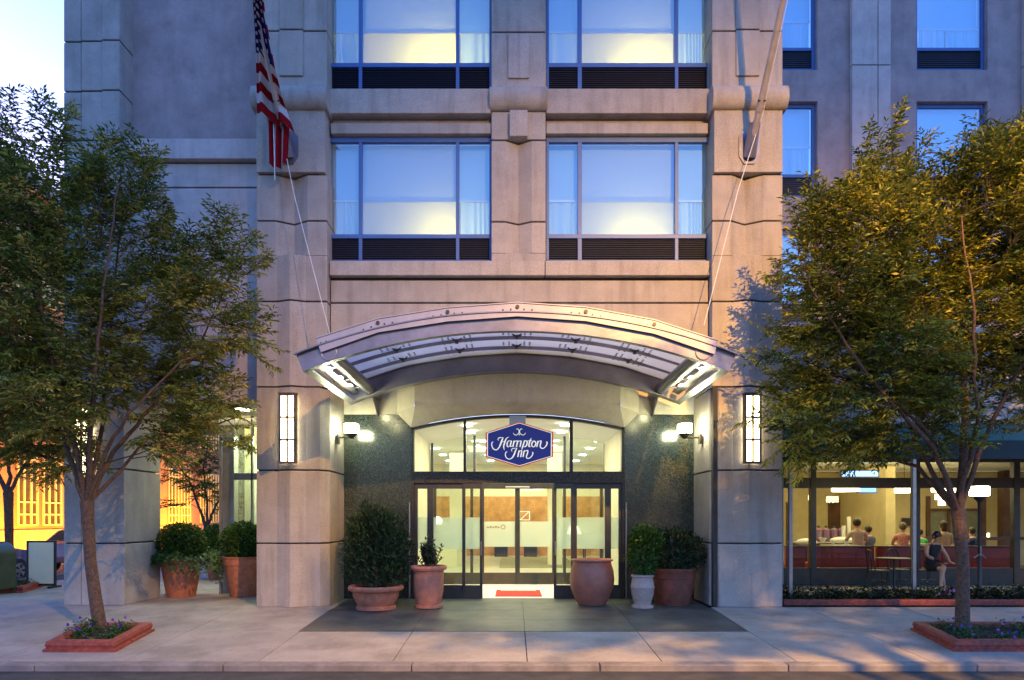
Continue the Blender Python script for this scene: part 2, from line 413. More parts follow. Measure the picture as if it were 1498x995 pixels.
def flag_pier(x0, x1, side):
    mb = MB(); g = .014
    ch = .13
    for i in range(len(JZ) - 1):
        z0, z1 = JZ[i], JZ[i + 1]
        a, b = z0 + (g if i else 0), z1 - g
        if i < 4 - 0 and i < 4:
            zt = b
            mb.prism(pier_plan(x0, x1, 12.8, 14.12, -.10, .27, ch if i < 3 else 0, side), a, zt)
        elif i == 4:
            zm = zz(374)
            mb.prism(pier_plan(x0, x1, 12.8, 14.1, -.10, .27), a, zm)
            mb.prism(pier_plan(x0, x1, 12.8, 14.1, .17, .3), zm + .002, b)
        else:
            mb.prism(pier_plan(x0, x1, 12.8, 14.1, .17, .3), a, b)
    mb.build('pier', M['concrete'], hotel, bevel=.012)
    mb = MB()
    mb.box(x0 + .02, x1 - .02, 12.74, 14.1, JZ[-1] + g, zz(160))              # block carrying the flagpole
    mb.box(x0, x1, 12.8, 14.1, zz(130), zz(45) - g)
    mb.box(x0, x1, 12.8, 14.1, zz(45) + g, zz(45) + 1.04)
    mb.box(x0, x1, 12.8, 14.1, zz(45) + 1.07, zz(45) + 3.2)
    # raised flat strip
    c = (x0 + x1) / 2
    mb.box(c - .22, c + .22, 12.76, 12.8, zz(112), zz(45) - g)
    mb.box(c - .22, c + .22, 12.76, 12.8, zz(45) + g, zz(45) + 1.04)
    mb.build('pier_block', M['concrete'], hotel, bevel=.012)
    # roll moulding
    mb = MB(); pts = []
    n = 14; zc = zz(147); rr = .22
    prof = [(12.72 + .02, zc - rr)] + [(12.74 - rr * .75 * math.sin(math.pi * k / n), zc - rr * math.cos(math.pi * k / n)) for k in range(1, n)] + [(12.74, zc + rr), (14.1, zc + rr), (14.1, zc - rr)]
    mb.prism_x(prof[::-1], x0 - .04, x1 + .04)
    mb.build('roll_moulding', M['concrete'], hotel, smooth=40)
    # groove core
    mb = MB(); mb.prism([(x0 + .03, 12.83 + .2), (x1 - .03, 12.83 + .2), (x1 - .03, 14.08), (x0 + .03, 14.08)], 0, zz(45) + 3)
    mb.prism([(x0 + .03, 12.83), (c - .31, 12.83), (c - .31, 13.0), (x0 + .03, 13.0)], .01, zz(45) + 3)
    mb.prism([(c + .31, 12.83), (x1 - .03 - (ch if side > 0 else 0), 12.83), (x1 - .03 - (ch if side > 0 else 0), 13.0), (c + .31, 13.0)], .01, zz(45) + 3)
    mb.prism([(c - .26, 12.83), (c, 12.75), (c + .26, 12.83), (c, 12.95)], .01, JZ[4] + .03)
    mb.build('pier_core', M['groove'], hotel)
flag_pier(X(375, 12.8), X(478, 12.8), 1)
flag_pier(X(1042, 12.8), X(1145, 12.8), -1)
XL, XR = X(478, 12.8), X(1042, 12.8)

# main wall between piers (spandrels, sills) ; window zone planes
YW = 13.0
def zw(py): return Z(py, YW)
FH = 3.29
mb = MB()
mb.box(XL + .02, XR - .02, YW, 14.0, zw(443) + .015, zw(409) - .015)
mb.box(XL + .02, XR - .02, YW, 14.0, 5.04, zw(443) - .015)
for x0, x1 in ((XL + .02, X(797, YW) - .006), (X(797, YW) + .006, XR - .02)):
    mb.box(x0, x1, YW - .09, 14.0, zw(405), zw(384))
mb.build('wall', M['concrete'], hotel, bevel=.012)
mb = MB(); mb.box(XL + .03, XR - .03, YW + .07, 13.9, 5.06, zw(384) - .01)
mb.build('wall_core', M['groove'], hotel)
def spandrel(z0):
    mb = MB()     # z0 is top of lower window opening
    for x0, x1 in ((XL + .02, X(718, YW)), (X(799, YW), XR - .02)):
        mb.box(x0, x1, YW - .0, 13.9, z0, z0 + .20)
        mb.box(x0, x1, YW + .12, 13.9, z0 + .202, z0 + .33)
        mb.box(x0, x1, YW - .09, 13.9, z0 + .332, z0 + .80)
    mb.build('spandrel', M['concrete'], hotel, bevel=.012)
ZT = zw(195)
spandrel(ZT); spandrel(ZT + FH)
# centre pier
cx0, cx1 = X(719, YW), X(798, YW); cc = (cx0 + cx1) / 2
mb = MB(); g = .014
z_s = zw(384)
mb.prism(pier_plan(cx0, cx1, YW - .05, 13.9, 0, 0), z_s + .002, zw(372))
mb.prism(pier_plan(cx0, cx1, YW - .05, 13.9, .13, .25), zw(372) + .002, zw(326) - g)
mb.prism(pier_plan(cx0, cx1, YW - .05, 13.9, .13, .25), zw(326) + g, zw(207) - g)
mb.box(cx0, cx1, YW - .05, 13.9, zw(207) + g, zw(166))
mb.box(cc - .17, cc + .17, YW - .17, YW - .052, zw(206), zw(168))
for k in range(4):
    z0 = zw(131) + k * 1.06 if k else zw(131); mb.box(cx0, cx1, YW - .05, 13.9, z0 + g, z0 + 1.06 - g)
mb.box(cc - .2, cc + .2, YW - .085, YW - .052, zw(118), zw(131) + 1.0)
mb.build('pier', M['concrete'], hotel, bevel=.012)
mb = MB(); zc = zw(148); rr = .22; n = 14
prof = [(12.95, zc - rr)] + [(12.95 - rr * .75 * math.sin(math.pi * k / n), zc - rr * math.cos(math.pi * k / n)) for k in range(1, n)] + [(12.95, zc + rr), (13.9, zc + rr), (13.9, zc - rr)]
mb.prism_x(prof[::-1], cx0 - .03, cx1 + .03); mb.build('roll_moulding', M['concrete'], hotel, smooth=40)
mb = MB(); mb.box(cx0 + .03, cx1 - .03, YW + .1, 13.85, z_s, zw(131) + 4); mb.build('pier_core', M['groove'], hotel)

# windows
YG = 13.14
def frame_rects(mb, xs, zs, y0, y1, w):
    for x in xs: mb.box(x - w / 2, x + w / 2, y0, y1, zs[0], zs[-1])
def wavy(mb, x0, x1, y, z0, z1, amp=.022, wl=.11, seed=0, top_amp=.4):
    r = random.Random(seed); n = max(8, int((x1 - x0) / .014)); vs = []; ph = r.random() * 6
    for j, z in enumerate((z0, (z0 + z1) / 2, z1)):
        for i in range(n + 1):
            x = x0 + (x1 - x0) * i / n
            a = amp * (1 if j < 2 else top_amp)
            w = wl * (1 + .25 * math.sin(3.1 * x + ph))
            vs.append((x, y + a * math.sin(2 * math.pi * x / w + ph + .4 * j * math.sin(x * 9)), z))
    fs = []
    for j in range(2):
        for i in range(n): fs.append((j * (n + 1) + i, j * (n + 1) + i + 1, (j + 1) * (n + 1) + i + 1, (j + 1) * (n + 1) + i))
    mb.add(vs, fs)
def room_light(name, loc, w, col=(1, .70, .09), size=.25):
    l = bpy.data.lights.new(name, 'POINT'); l.energy = w * LK; l.color = col; l.shadow_soft_size = size
    o = bpy.data.objects.new(name, l); C.objects.link(o); o.location = loc; return o
def main_window(pa, pb, cols, dz, seed, gap):
    """cols: list of (px0,px1) glass columns"""
    z0, zsill, zl0, zl1, zg0, zg1, z1 = [zw(v) + dz for v in (384, 377, 377, 345, 339, 203, 196)]
    x0, x1 = X(pa, YG), X(pb, YG)
    cols = [(X(a, YG), X(b, YG)) for a, b in cols]
    mb = MB()
    y0, y1 = YG - .03, YG + .07
    mb.box(x0, x1, y0, y1, z0, zl0); mb.box(x0, x1, y0, y1, zl1, zg0); mb.box(x0, x1, y0, y1, zg1, z1)
    ed = [x0] + [v for c_ in cols for v in c_] + [x1]
    for i in range(0, len(ed), 2):
        mb.box(ed[i], ed[i + 1], y0 + .001, y1 - .001, zl0, zl1); mb.box(ed[i], ed[i + 1], y0 + .001, y1 - .001, zg0, zg1)
    wf = mb.build('window', M['alu_blue'], hotel, bevel=.004)
    for i, (a, b) in enumerate(cols):
        m = MB(); m.box(a, b, YG + .012, YG + .02, zg0, zg1); m.build('pane', M['glass_blue'], wf)
        m = MB(); m.box(a, b, YG + .045, YG + .06, zl0, zl1)
        k = zl0 + .012
        while k < zl1 - .02:
            m.add([(a, YG + .005, k), (b, YG + .005, k), (b, YG + .045, k + .02), (a, YG + .045, k + .02), (a, YG + .005, k + .006), (b, YG + .005, k + .006), (b, YG + .045, k + .026), (a, YG + .045, k + .026)],
                  [(0, 3, 2, 1), (4, 5, 6, 7), (0, 1, 5, 4), (2, 3, 7, 6)]); k += .042
        m.build('louvre', M['louvre'], wf)
    zt = zw(284) + dz
    yb = YG + .16
    for i in (0, 2):
        a, b = cols[i]
        m = MB(); m.box(a - .1, b + .1, yb + .03, yb + .04, zt, zg1 + .05); m.build('valance', M['curtain'], wf)
        m = MB(); m.box(a - .03, b + .03, yb - .02, yb, zt - .02, zt + .02); m.build('curtain_rail', M['white'], wf)
        m = MB(); wavy(m, a - (.1 if i == 0 else -.01), b + .06, yb + .02, zg0 - .05, zt, seed=seed + i); m.build('curtain', M['curtain'], wf, smooth=True)
    a, b = cols[1]
    m = MB(); m.box(a - .03, b + .03, yb + .02, yb + .026, zt, zg1 + .05); m.build('roller_shade', M['shade'], wf)
    m = MB(); m.box(a - .02, b + .02, yb + .06, yb + .066, zg0 - .05, zt + .05); m.build('sheer_blind', M['shade_lit'], wf)
    # shallow guest room behind
    m = MB(); r0, r1 = x0 - .12, x1 + .12; ry = 15.1
    m.quad((r0, ry, z0), (r1, ry, z0), (r1, ry, z1 + .2), (r0, ry, z1 + .2))
    m.quad((r0, YG + .12, z0), (r0, ry, z0), (r0, ry, z1 + .2), (r0, YG + .12, z1 + .2))
    m.quad((r1, YG + .12, z0), (r1, ry, z0), (r1, ry, z1 + .2), (r1, YG + .12, z1 + .2))
    m.quad((r0, YG + .12, z0 + .01), (r1, YG + .12, z0 + .01), (r1, ry, z0 + .01), (r0, ry, z0 + .01))
    m.quad((r0, YG + .12, z1 + .2), (r1, YG + .12, z1 + .2), (r1, ry, z1 + .2), (r0, ry, z1 + .2))
    m.build('guest_room', M['room'], wf)
    return wf, (a, b, zg0, zt)
M['shade_lit'] = frosted('sheer_blind', (.85, .84, .74), 0.05, .8)
colA = [(482, 525), (530, 667), (672, 716)]; colB = [(803, 845), (851, 987), (992, 1037)]
for dz in (0, FH):
    for k, (pa, pb, cl) in enumerate(((477, 719, colA), (799, 1041, colB))):
        wf, (a, b, q0, q1) = main_window(pa, pb, cl, dz, rng.randint(0, 99), .04)
        fx_, en_, zz_ = {(0, 0): (.88, 30, -.05), (0, 1): (.62, 30, -.1), (1, 0): (.8, 44, .1), (1, 1): (.72, 40, 0)}[(1 if dz else 0, k)]
        room_light('room_lamp_light', (a + (b - a) * fx_, 14.05, q0 + zz_), en_, size=.16)

# left upper wall, corner pier, arcade soffit
YL = 13.5
def zl(py): return Z(py, YL)
xl0, xl1 = X(170, YL), X(376, 12.8) + .05
mb = MB()
mb.box(xl0, xl1, YL, 18.6, zl(208), zl(-60))
mb.build('stucco_wall', M['stucco'], hotel)
mb = MB()
mb.box(xl0, xl1, YL - .16, 18.6, zl(238), zl(209))
mb.box(xl0, xl1, YL - .02, 18.6, zl(274), zl(240))
mb.box(xl0, xl1, YL - .02, 18.6, zl(380) + .01, zl(276))
mb.box(xl0, xl1, YL - .02, 18.6, zl(497) + .01, zl(380) - .01)
mb.box(xl0, xl1, YL - .02, 13.95, zl(592), zl(497) - .01)
mb.build('wall', M['stucco_pale'], hotel, bevel=.012)
mb = MB(); mb.box(xl0 + .05, xl1, YL + .05, 18.55, zl(590), zl(210)); mb.build('wall_core', M['groove'], hotel)
za = zl(592) + .02
mb = MB(); mb.box(X(175, 13.2), -4.7, 13.95, 18.6, za, za + .12); mb.build('arcade_soffit', M['cream'], hotel)
yc = 13.05
def zc_(py): return Z(py, yc)
mb = MB()
ax0, ag, ax1 = X(92, yc), X(118, yc), X(176, yc)
lv = [0, zc_(795), zc_(686), zc_(566), zc_(441), zc_(323), zc_(205), zc_(133), zc_(60), zc_(-30)]
for i in range(len(lv) - 1):
    a, b = lv[i] + (g if i else 0), lv[i + 1] - g
    xr = X(181, yc) if i < 3 else ax1
    mb.box(ax0, ag - .008, yc + .02, 14.4, a, b)
    mb.box(ag + .008, xr, yc, 14.4, a, b)
    if i < 3: mb.prism([(xr + .004, yc + .1), (X(190, 13.3), yc + .22), (X(230, 14.35) + .0, 14.4), (xr + .004, 14.4)], a, b)
    else:
        mb.box(X(150, yc), ax1 - .002, yc - .03, yc - .001, a, b)
mb.build('pier', M['concrete_dark'], hotel, bevel=.012)
mb = MB(); mb.box(ax0 + .03, ax1 - .03, yc + .05, 14.35, .01, lv[-1]); mb.build('pier_core', M['groove'], hotel)
mb = MB(); mb.box(ax0, X(170, YL) , 14.4, 18.6, za, lv[-1]); mb.build('end_wall', M['stucco'], hotel)

# arcade storefront (left of entrance)
ys = 15.1
mb = MB(); sx0, sx1 = X(325, ys), -4.4
def zs(py): return Z(py, ys)
mb.box(sx0, X(342, ys), ys, ys + .25, 0, za)
for a, b in ((612, 622), (692, 702),): mb.box(X(342, ys), sx1, ys + .02, ys + .12, zs(b), zs(a))
mb.box(X(342, ys), sx1, ys, ys + .12, 0, zs(862))
mb.box(X(366, ys), X(369, ys), ys + .02, ys + .12, 0, za)
sf = mb.build('shopfront', M['alu_grey'], hotel, bevel=.005)
mb = MB(); mb.box(X(342, ys), sx1, ys + .06, ys + .07, zs(862), zs(702)); mb.box(X(342, ys), sx1, ys + .06, ys + .07, zs(692), zs(622)); mb.build('pane', M['glass'], sf)
mb = MB(); mb.box(X(343, 16), -3.6, 16.6, 16.7, 0, za); mb.build('inner_wall', M['cream'], hotel)
mb = MB(); mb.box(sx0 + .05, sx0 + .12, ys + .25, 18.6, 0, za); mb.build('side_glazing', M['glass_cafe'], hotel)
mb = MB(); mb.tube([(X(323, 14.9), 14.9, 0), (X(323, 14.9), 14.9, za)], .035, 10); mb.build('downpipe', M['steel'], hotel, smooth=True)

# entrance: granite side panels, return wall, arched bay above
YE = 14.15
def ze(py): return Z(py, YE)
for a, b in ((X(503, YE) - .1, X(602, YE)), (X(913, YE), X(1017, YE) + .1)):
    mb = MB(); mb.box(a, b, YE - .05, YE + .15, 0, ze(607)); mb.build('granite_panel', M['granite'], hotel, bevel=.004)
    mb = MB(); mb.box(a, b, YE - .04, YE + .15, ze(607) + .004, 5.05); mb.build('wall', M['cream_concrete'], hotel)
# bay
ox0, ox1 = X(581, YE), X(934, YE); ix0, ix1 = X(606, 13.66), X(908, 13.66)
fx0, fx1 = X(602, YE), X(913, YE)
def arch_z(x):     # frame outer arch at YE
    t = (x - (fx0 + fx1) / 2) / ((fx1 - fx0) / 2)
    return ze(626) + (ze(607) - ze(626)) * (1 - t * t)
mb = MB(); n = 28; zt = zw(548)
zfront = Z(594, 13.66)
vs = []; fs = []
for i in range(n + 1):
    t = i / n; xf = ix0 + (ix1 - ix0) * t; xb = fx0 + (fx1 - fx0) * t
    u = (t - .5) * 2
    zf = zfront + .05 * (1 - u * u)
    vs += [(xf, 13.66, 5.045), (xf, 13.66, zf + .13), (xf, 13.685, zf + .05), (xf, 13.74, zf), (xb, YE - .06, arch_z(xb) + .005)]
for i in range(n):
    for j in range(4): a = i * 5 + j; fs.append((a, a + 1, a + 6, a + 5))
mb.add(vs, fs)
for sx, ix in ((ox0, ix0), (ox1, ix1)):
    mb.quad((sx, YE - .05, ze(605)), (ix, 13.66, zfront), (ix, 13.66, 5.045), (sx, YE - .05, 5.045))
    bx = fx0 if ix == ix0 else fx1
    mb.quad((sx, YE - .05, ze(605)), (ix, 13.66, zfront), (ix, 13.8, zfront - .015), (bx, YE - .06, ze(626)))
mb.build('arched_bay', M['cream_concrete'], hotel, smooth=55)

# entrance frame with arch
mb = MB()
n = 32; vs = []; fs = []
for i in range(n + 1):
    x = fx0 + (fx1 - fx0) * i / n; z = arch_z(x)
    vs += [(x, YE - .05, z), (x, YE - .05, z - .055), (x, YE + .1, z - .055), (x, YE + .1, z)]
for i in range(n):
    for j in range(4): a = i * 4; fs.append((a + j, a + (j + 1) % 4, a + 4 + (j + 1) % 4, a + 4 + j))
mb.add(vs, fs)
def fbox(mb, pa, pb, ya, yb, d0=-.05, d1=.1): mb.box(X(pa, YE), X(pb, YE), YE + d0, YE + d1, ze(yb), ze(ya))
for pa, pb in ((602, 606), (909, 913)): fbox(mb, pa, pb, 626, 877)
fbox(mb, 606, 909, 690, 707, -.06, .12)
for pa, pb, in ((678, 682), (833, 838)):
    zt_ = arch_z(X((pa + pb) / 2, YE)) - .04
    mb.box(X(pa, YE), X(pb, YE), YE - .045, YE + .09, ze(690), zt_)
fr = mb.build('entrance_frame', M['stone_frame'], hotel, bevel=.004)
mb = MB(); vs = []; fs = []
for i in range(n + 1):
    x = fx0 + (fx1 - fx0) * i / n; vs += [(x, YE + .02, ze(690)), (x, YE + .02, arch_z(x) - .03)]
for i in range(n): fs.append((2 * i, 2 * i + 2, 2 * i + 3, 2 * i + 1))
mb.add(vs, fs); mb.build('arched_fanlight', M['glass'], fr)
def door_leaf(pa, pb, yoff, kind):
    mb = MB(); w = 4.0; br = 856
    fbox(mb, pa, pa + (w if kind != 'fixed' else 5), 706, 877, yoff, yoff + .045)
    fbox(mb, pb - w, pb, 706, 877, yoff, yoff + .045)
    fbox(mb, pa + w, pb - w, 706, 715, yoff + .001, yoff + .044)
    fbox(mb, pa + w, pb - w, br, 877, yoff + .001, yoff + .044)
    o = mb.build('sliding_door' if kind != 'fixed' else 'side_light', M['bronze'], hotel, bevel=.003)
    m = MB(); fbox(m, pa + w, pb - w, 715, br, yoff + .018, yoff + .026); m.build('pane', M['glass'], o)
    m = MB(); fbox(m, pa + w, pb - w, 757, 803, yoff + .0275, yoff + .0285); m.build('frosted_band', M['frost_band'], o)
    if kind == 'door':
        m = MB(); px = pa + 2 if pa > 750 else pb - 2
        m.tube([(X(px, YE), YE + yoff - .04, ze(812)), (X(px, YE), YE + yoff - .04, ze(792))], .012, 8); m.build('door_handle', M['alu_grey'], o, smooth=True)
door_leaf(606, 629, 0, 'fixed'); door_leaf(629, 680, .0, 'fixed'); door_leaf(655, 706, -.05, 'door') if False else None
door_leaf(677, 706, -.046, 'door'); door_leaf(810, 839, -.046, 'door')
door_leaf(839, 889, 0, 'fixed'); door_leaf(889, 909, 0, 'fixed')
# door rail pipes (chrome uprights at the jambs)
for px in (600, 915):
    mb = MB(); mb.tube([(X(px, YE), YE - .1, .02), (X(px, YE), YE - .1, ze(735))], .018, 8)
    mb.build('guard_rail', M['alu_grey'], hotel, smooth=True)

# vestibule and lobby
vx0, vx1 = X(603, YE) , X(912, YE); YI = 17.1; LZ = 4.02
mb = MB()
mb.quad((vx0, YE + .1, 0), (vx0, YI, 0), (vx0, YI, LZ), (vx0, YE + .1, LZ))
mb.build('vestibule_wall', M['cream'], hotel); mb = MB()
mb.quad((vx1, YE + .1, 0), (vx1, YI, 0), (vx1, YI, LZ), (vx1, YE + .1, LZ))
mb.build('vestibule_wall', M['cream'], hotel)
mb = MB(); mb.quad((vx0, YE - .0, .006), (vx1, YE - .0, .006), (vx1, YI, .006), (vx0, YI, .006)); mb.build('vestibule_floor', M['white'], hotel)
mb = MB(); n = 14; vs = []; fs = []
cxv = (vx0 + vx1) / 2; hw = (vx1 - vx0) / 2
for i in range(n + 1):
    x = vx0 + (vx1 - vx0) * i / n; t = (x - cxv) / hw; z = ze(626) + .02 + (ze(607) - ze(626)) * (1 - t * t) - .03
    vs += [(x, YE + .1, z), (x, YI, z)]
for i in range(n): fs.append((2 * i, 2 * i + 1, 2 * i + 3, 2 * i + 2))
mb.add(vs, fs); mb.build('vestibule_ceiling', M['ceil'], hotel, smooth=True)
def zi(py): return Z(py, YI)
mb = MB()   # inner screen frame
mb.box(vx0, vx1, YI, YI + .1, zi(706), zi(694))
for px in (632, 694, 826, 885): mb.box(X(px, YI) - .03, X(px, YI) + .03, YI, YI + .1, zi(706), zi(645) + .3)
for px in (636, 690, 706, 757, 810, 826, 880): mb.box(X(px, YI) - (.035 if px != 757 else .06), X(px, YI) + (.035 if px != 757 else .06), YI, YI + .1, .0, zi(706))
mb.box(vx0, vx1, YI + .001, YI + .09, .0, zi(838))
mb.box(vx0, vx1, YI + .001, YI + .09, zi(715), zi(706))
inn = mb.build('inner_doors', M['bronze'], hotel, bevel=.003)
mb = MB(); mb.box(vx0, vx1, YI + .04, YI + .05, zi(838), LZ); mb.build('pane', M['glass'], inn)
mb = MB(); mb.box(X(640, YI), X(876, YI), YI + .030, YI + .032, zi(800), zi(763)); mb.build('frosted_band', M['frost_band'], inn)
M['decal'] = mat('brown_decal', (.3, .2, .1), .6, .02)
mb = MB()
for k in range(20):
    t0, t1 = 2 * math.pi * k / 20, 2 * math.pi * (k + 1) / 20; cxp, czp = X(736, YI), zi(771)
    mb.quad((cxp + .06 * math.cos(t0), YI + .026, czp + .06 * math.sin(t0)), (cxp + .06 * math.cos(t1), YI + .026, czp + .06 * math.sin(t1)),
            (cxp + .04 * math.cos(t1), YI + .026, czp + .04 * math.sin(t1)), (cxp + .04 * math.cos(t0), YI + .026, czp + .04 * math.sin(t0)))
for k in range(5):
    x = X(712 + k * 4, YI); mb.box(x, x + .05, YI + .024, YI + .026, zi(772.5), zi(772.5) + (.05 if k % 2 else .035)); 
mb.build('door_lettering', M['decal'], inn)
mb = MB(); q0, q1, q2, q3 = X(760, YI), X(775, YI), zi(761), zi(748)
for bx in ((q0, q1, q2, q2 + .012), (q0, q1, q3 - .012, q3), (q0, q0 + .012, q2, q3), (q1 - .012, q1, q2, q3)): mb.box(bx[0], bx[1], YI + .024, YI + .027, bx[2], bx[3])
mb.quad((q0, YI + .0235, q2), (q0 + .02, YI + .0235, q2), (q1, YI + .0235, q3), (q1 - .02, YI + .0235, q3))
mb.build('door_sticker', M['sign_white'], inn)
mb = MB(); mb.tube([(X(757, YI) - .3, YI - .06, zi(713)), (X(757, YI) + .3, YI - .06, zi(713))], .03, 8); mb.build('door_closer', M['alu_grey'], inn, smooth=True)
LB = 30.0; lx0, lx1 = -6.2, 5.5
mb = MB(); mb.quad((lx0, YI + .1, .004), (lx1, YI + .1, .004), (lx1, LB, .004), (lx0, LB, .004)); mb.build('lobby_floor', M['floor_tile'], hotel)
mb = MB(); mb.quad((lx0, YI + .1, LZ), (lx1, YI + .1, LZ), (lx1, LB, LZ), (lx0, LB, LZ)); mb.build('lobby_ceiling', M['ceil'], hotel)
mb = MB(); mb.quad((lx0, LB, 2.6), (lx1, LB, 2.6), (lx1, LB, LZ), (lx0, LB, LZ))
mb.quad((lx0, YI + .1, 0), (lx0, LB, 0), (lx0, LB, LZ), (lx0, YI + .1, LZ)); mb.quad((lx1, YI + .1, 0), (lx1, LB, 0), (lx1, LB, LZ), (lx1, YI + .1, LZ))
mb.box(lx0, vx0, YI - .02, YI + .06, 0, LZ); mb.box(vx1, lx1, YI - .02, YI + .06, 0, LZ)
mb.build('lobby_wall', M['cream'], hotel)
mb = MB(); mb.box(lx0, lx1, LB - .1, LB - .01, 0, 2.6); mb.build('wood_panelling', M['wood'], hotel)

# upper right wing behind
YR = 17.6
def zr(py): return Z(py, YR)
rx0, rx1 = X(1100, YR), 24.0
RW = [(X(1100, YR), X(1196, YR)), (X(1341, YR), X(1445, YR)), (X(1560, YR), X(1640, YR))]
rows = [zr(289) - FH, zr(289), zr(289) + FH]
wh = zr(148) - zr(289)
mb = MB()
zb = zr(600); ztop = zr(-60)
xs = [rx0]; 
def holes(mb, x0, x1, z0, z1, wins, y0, y1):
    xsx = sorted(set([x0, x1] + [v for w in wins for v in w[:2]]))
    for a, b in zip(xsx, xsx[1:]):
        m_ = (a + b) / 2; cols = sorted([w for w in wins if w[0] <= m_ <= w[1]], key=lambda w: w[2]); zc0 = z0
        for w in cols:
            if w[2] > zc0: mb.box(a, b, y0, y1, zc0, w[2])
            zc0 = w[3]
        if zc0 < z1: mb.box(a, b, y0, y1, zc0, z1)
holes(mb, rx0, rx1, zb, ztop, [(a, b, z, min(z + wh, ztop)) for a, b in RW for z in rows], YR, YR + .4)
mb.build('wing_wall', M['stucco'], hotel)
mb = MB()
for k in range(4):
    z0 = zr(330) + (zr(100) - zr(330)) * 0 ; 
jz = [zb, zr(480), zr(292), zr(100), zr(-60)]
for a, b in ((X(1243, YR), X(1280, YR)), (X(1281, YR), X(1299, YR)), (X(1494, YR), X(1545, YR))):
    mb = MB()
    for i in range(len(jz) - 1): mb.box(a, b, YR - .14, YR - .002, jz[i] + .012, jz[i + 1] - .012)
    mb.build('pilaster', M['stucco_pale'], hotel, bevel=.01)
for wi, (a, b) in enumerate(RW):
    for ri, z in enumerate(rows):
        z1 = z + wh; zlv = z + .12 + .46; fw = .09
        m = MB(); y0 = YR + .12
        m.box(a, b, y0, y0 + .1, z, z + .11); m.box(a, b, y0, y0 + .1, zlv, zlv + .08); m.box(a, b, y0, y0 + .1, z1 - .1, z1)
        m.box(a, a + fw, y0 + .001, y0 + .099, z, z1); m.box(b - fw, b, y0 + .001, y0 + .099, z, z1)
        wf = m.build('window', M['alu_blue'], hotel, bevel=.004)
        m = MB(); m.box(a + fw, b - fw, y0 + .03, y0 + .04, zlv + .08, z1 - .1); m.build('pane', M['glass_blue'], wf)
        m = MB(); m.box(a + fw, b - fw, y0 + .06, y0 + .08, z + .11, zlv)
        k = z + .13
        while k < zlv - .03: m.box(a + fw, b - fw, y0 + .035, y0 + .06, k, k + .012); k += .05
        m.build('louvre', M['louvre'], wf)
        zt_ = z1 - 1.05 if wi != 1 else z1 - 1.25
        m = MB(); m.box(a + fw - .02, b - fw + .02, y0 + .19, y0 + .2, zt_, z1); m.build('valance', M['curtain'], wf)
        m = MB(); m.box(a + fw - .02, b - fw + .02, y0 + .15, y0 + .17, zt_ - .02, zt_ + .02); m.build('curtain_rail', M['white'], wf)
        m = MB(); mid = (a + b) / 2
        wavy(m, a + fw - .02, mid - .03 if wi == 1 else b - fw, y0 + .18, zlv, zt_, seed=wi * 7 + ri)
        if wi == 1: wavy(m, mid + .03, b - fw + .02, y0 + .18, zlv, zt_, seed=wi * 9 + ri)
        m.build('curtain', M['curtain'], wf, smooth=True)
        m = MB(); m.quad((a, y0 + .8, z), (b, y0 + .8, z), (b, y0 + .8, z1), (a, y0 + .8, z1)); m.build('guest_room', M['room'], wf)

# podium over the cafe terrace
YPD = 14.6
px0 = X(1146, 12.8) - .3
mb = MB()
mb.box(px0, 24, YPD, 17.6, Z(497, YPD) + .012, Z(479, YPD)); mb.box(px0, 24, YPD + .04, 17.6, 3.55, Z(497, YPD) - .012)
mb.build('podium_wall', M['concrete'], hotel, bevel=.012)
mb = MB(); mb.box(px0, 24, YPD + .1, 17.5, 3.5, Z(485, YPD)); mb.build('podium_core', M['groove'], hotel)
mb = MB(); mb.box(px0, 24, YPD + .1, 16.7, 3.3, 3.49); mb.build('terrace_soffit', M['cream'], hotel)
mb = MB(); mb.box(px0 - .2, X(1147, 14.1), 14.12, 14.5, 0, 3.49); mb.build('terrace_wall', M['concrete_dark'], hotel)
mb = MB(); mb.box(px0, 24, 13.35, 25, -.02, .004)
mb.build('terrace_floor', M['sidewalk'], hotel)

# cafe glazing
YC = 16.8
def zc2(py): return Z(py, YC)
mb = MB()
mb.box((px0 + .3), 22, YC, YC + .12, 0, zc2(831)); 
mb.box((px0 + .3), 22, YC, YC + .12, zc2(714), zc2(699)); mb.box((px0 + .3), 22, YC, YC + .12, zc2(676), 3.3)
for a, b in ((1186, 1194), (1336, 1346), (1483, 1492), (1640, 1650)): mb.box(X(a, YC), X(b, YC), YC - .02, YC + .13, 0, 3.3)
cg = mb.build('cafe_window', M['bronze'], hotel, bevel=.005)
mb = MB(); mb.box((px0 + .3), 22, YC + .05, YC + .06, zc2(831), zc2(714)); mb.box((px0 + .3), 22, YC + .05, YC + .06, zc2(699), zc2(676)); mb.build('pane', M['glass_cafe'], cg)
CB = 24.0
mb = MB(); mb.box(px0, 24, CB, CB + .2, 0, 3.3)
mb.box(px0 + .2, px0 + .29, YC, CB, 0, 3.3)
mb.box(X(1296, 21), X(1310, 21) , 21, CB, 0, 3.3)
mb.build('cafe_wall', M['cafe_wall'], hotel)
mb = MB(); mb.box(px0, 24, YC + .1, CB, 3.31, 3.45); mb.build('cafe_ceiling', M['ceil'], hotel)
def zk(py): return Z(py, CB)
mb = MB()
mb.box(X(1211, CB), X(1266, CB), CB - .08, CB - .01, zk(790), zk(731))
mb.box(X(1354, CB), X(1359, CB), CB - .1, CB - .01, 0, zk(726)); mb.box(X(1384, CB), X(1388, CB), CB - .1, CB - .01, 0, zk(745)); mb.box(X(1434, CB), X(1440, CB), CB - .1, CB - .01, 0, zk(726))
mb.box(X(1359, CB), X(1434, CB), CB - .1, CB - .01, zk(748), zk(744))
mb.box(X(1459, CB), X(1474, CB), CB - .3, CB - .01, 0, 3.3)
mb.box(X(1150, CB), X(1157, CB), CB - .1, CB - .01, 0, zk(735))
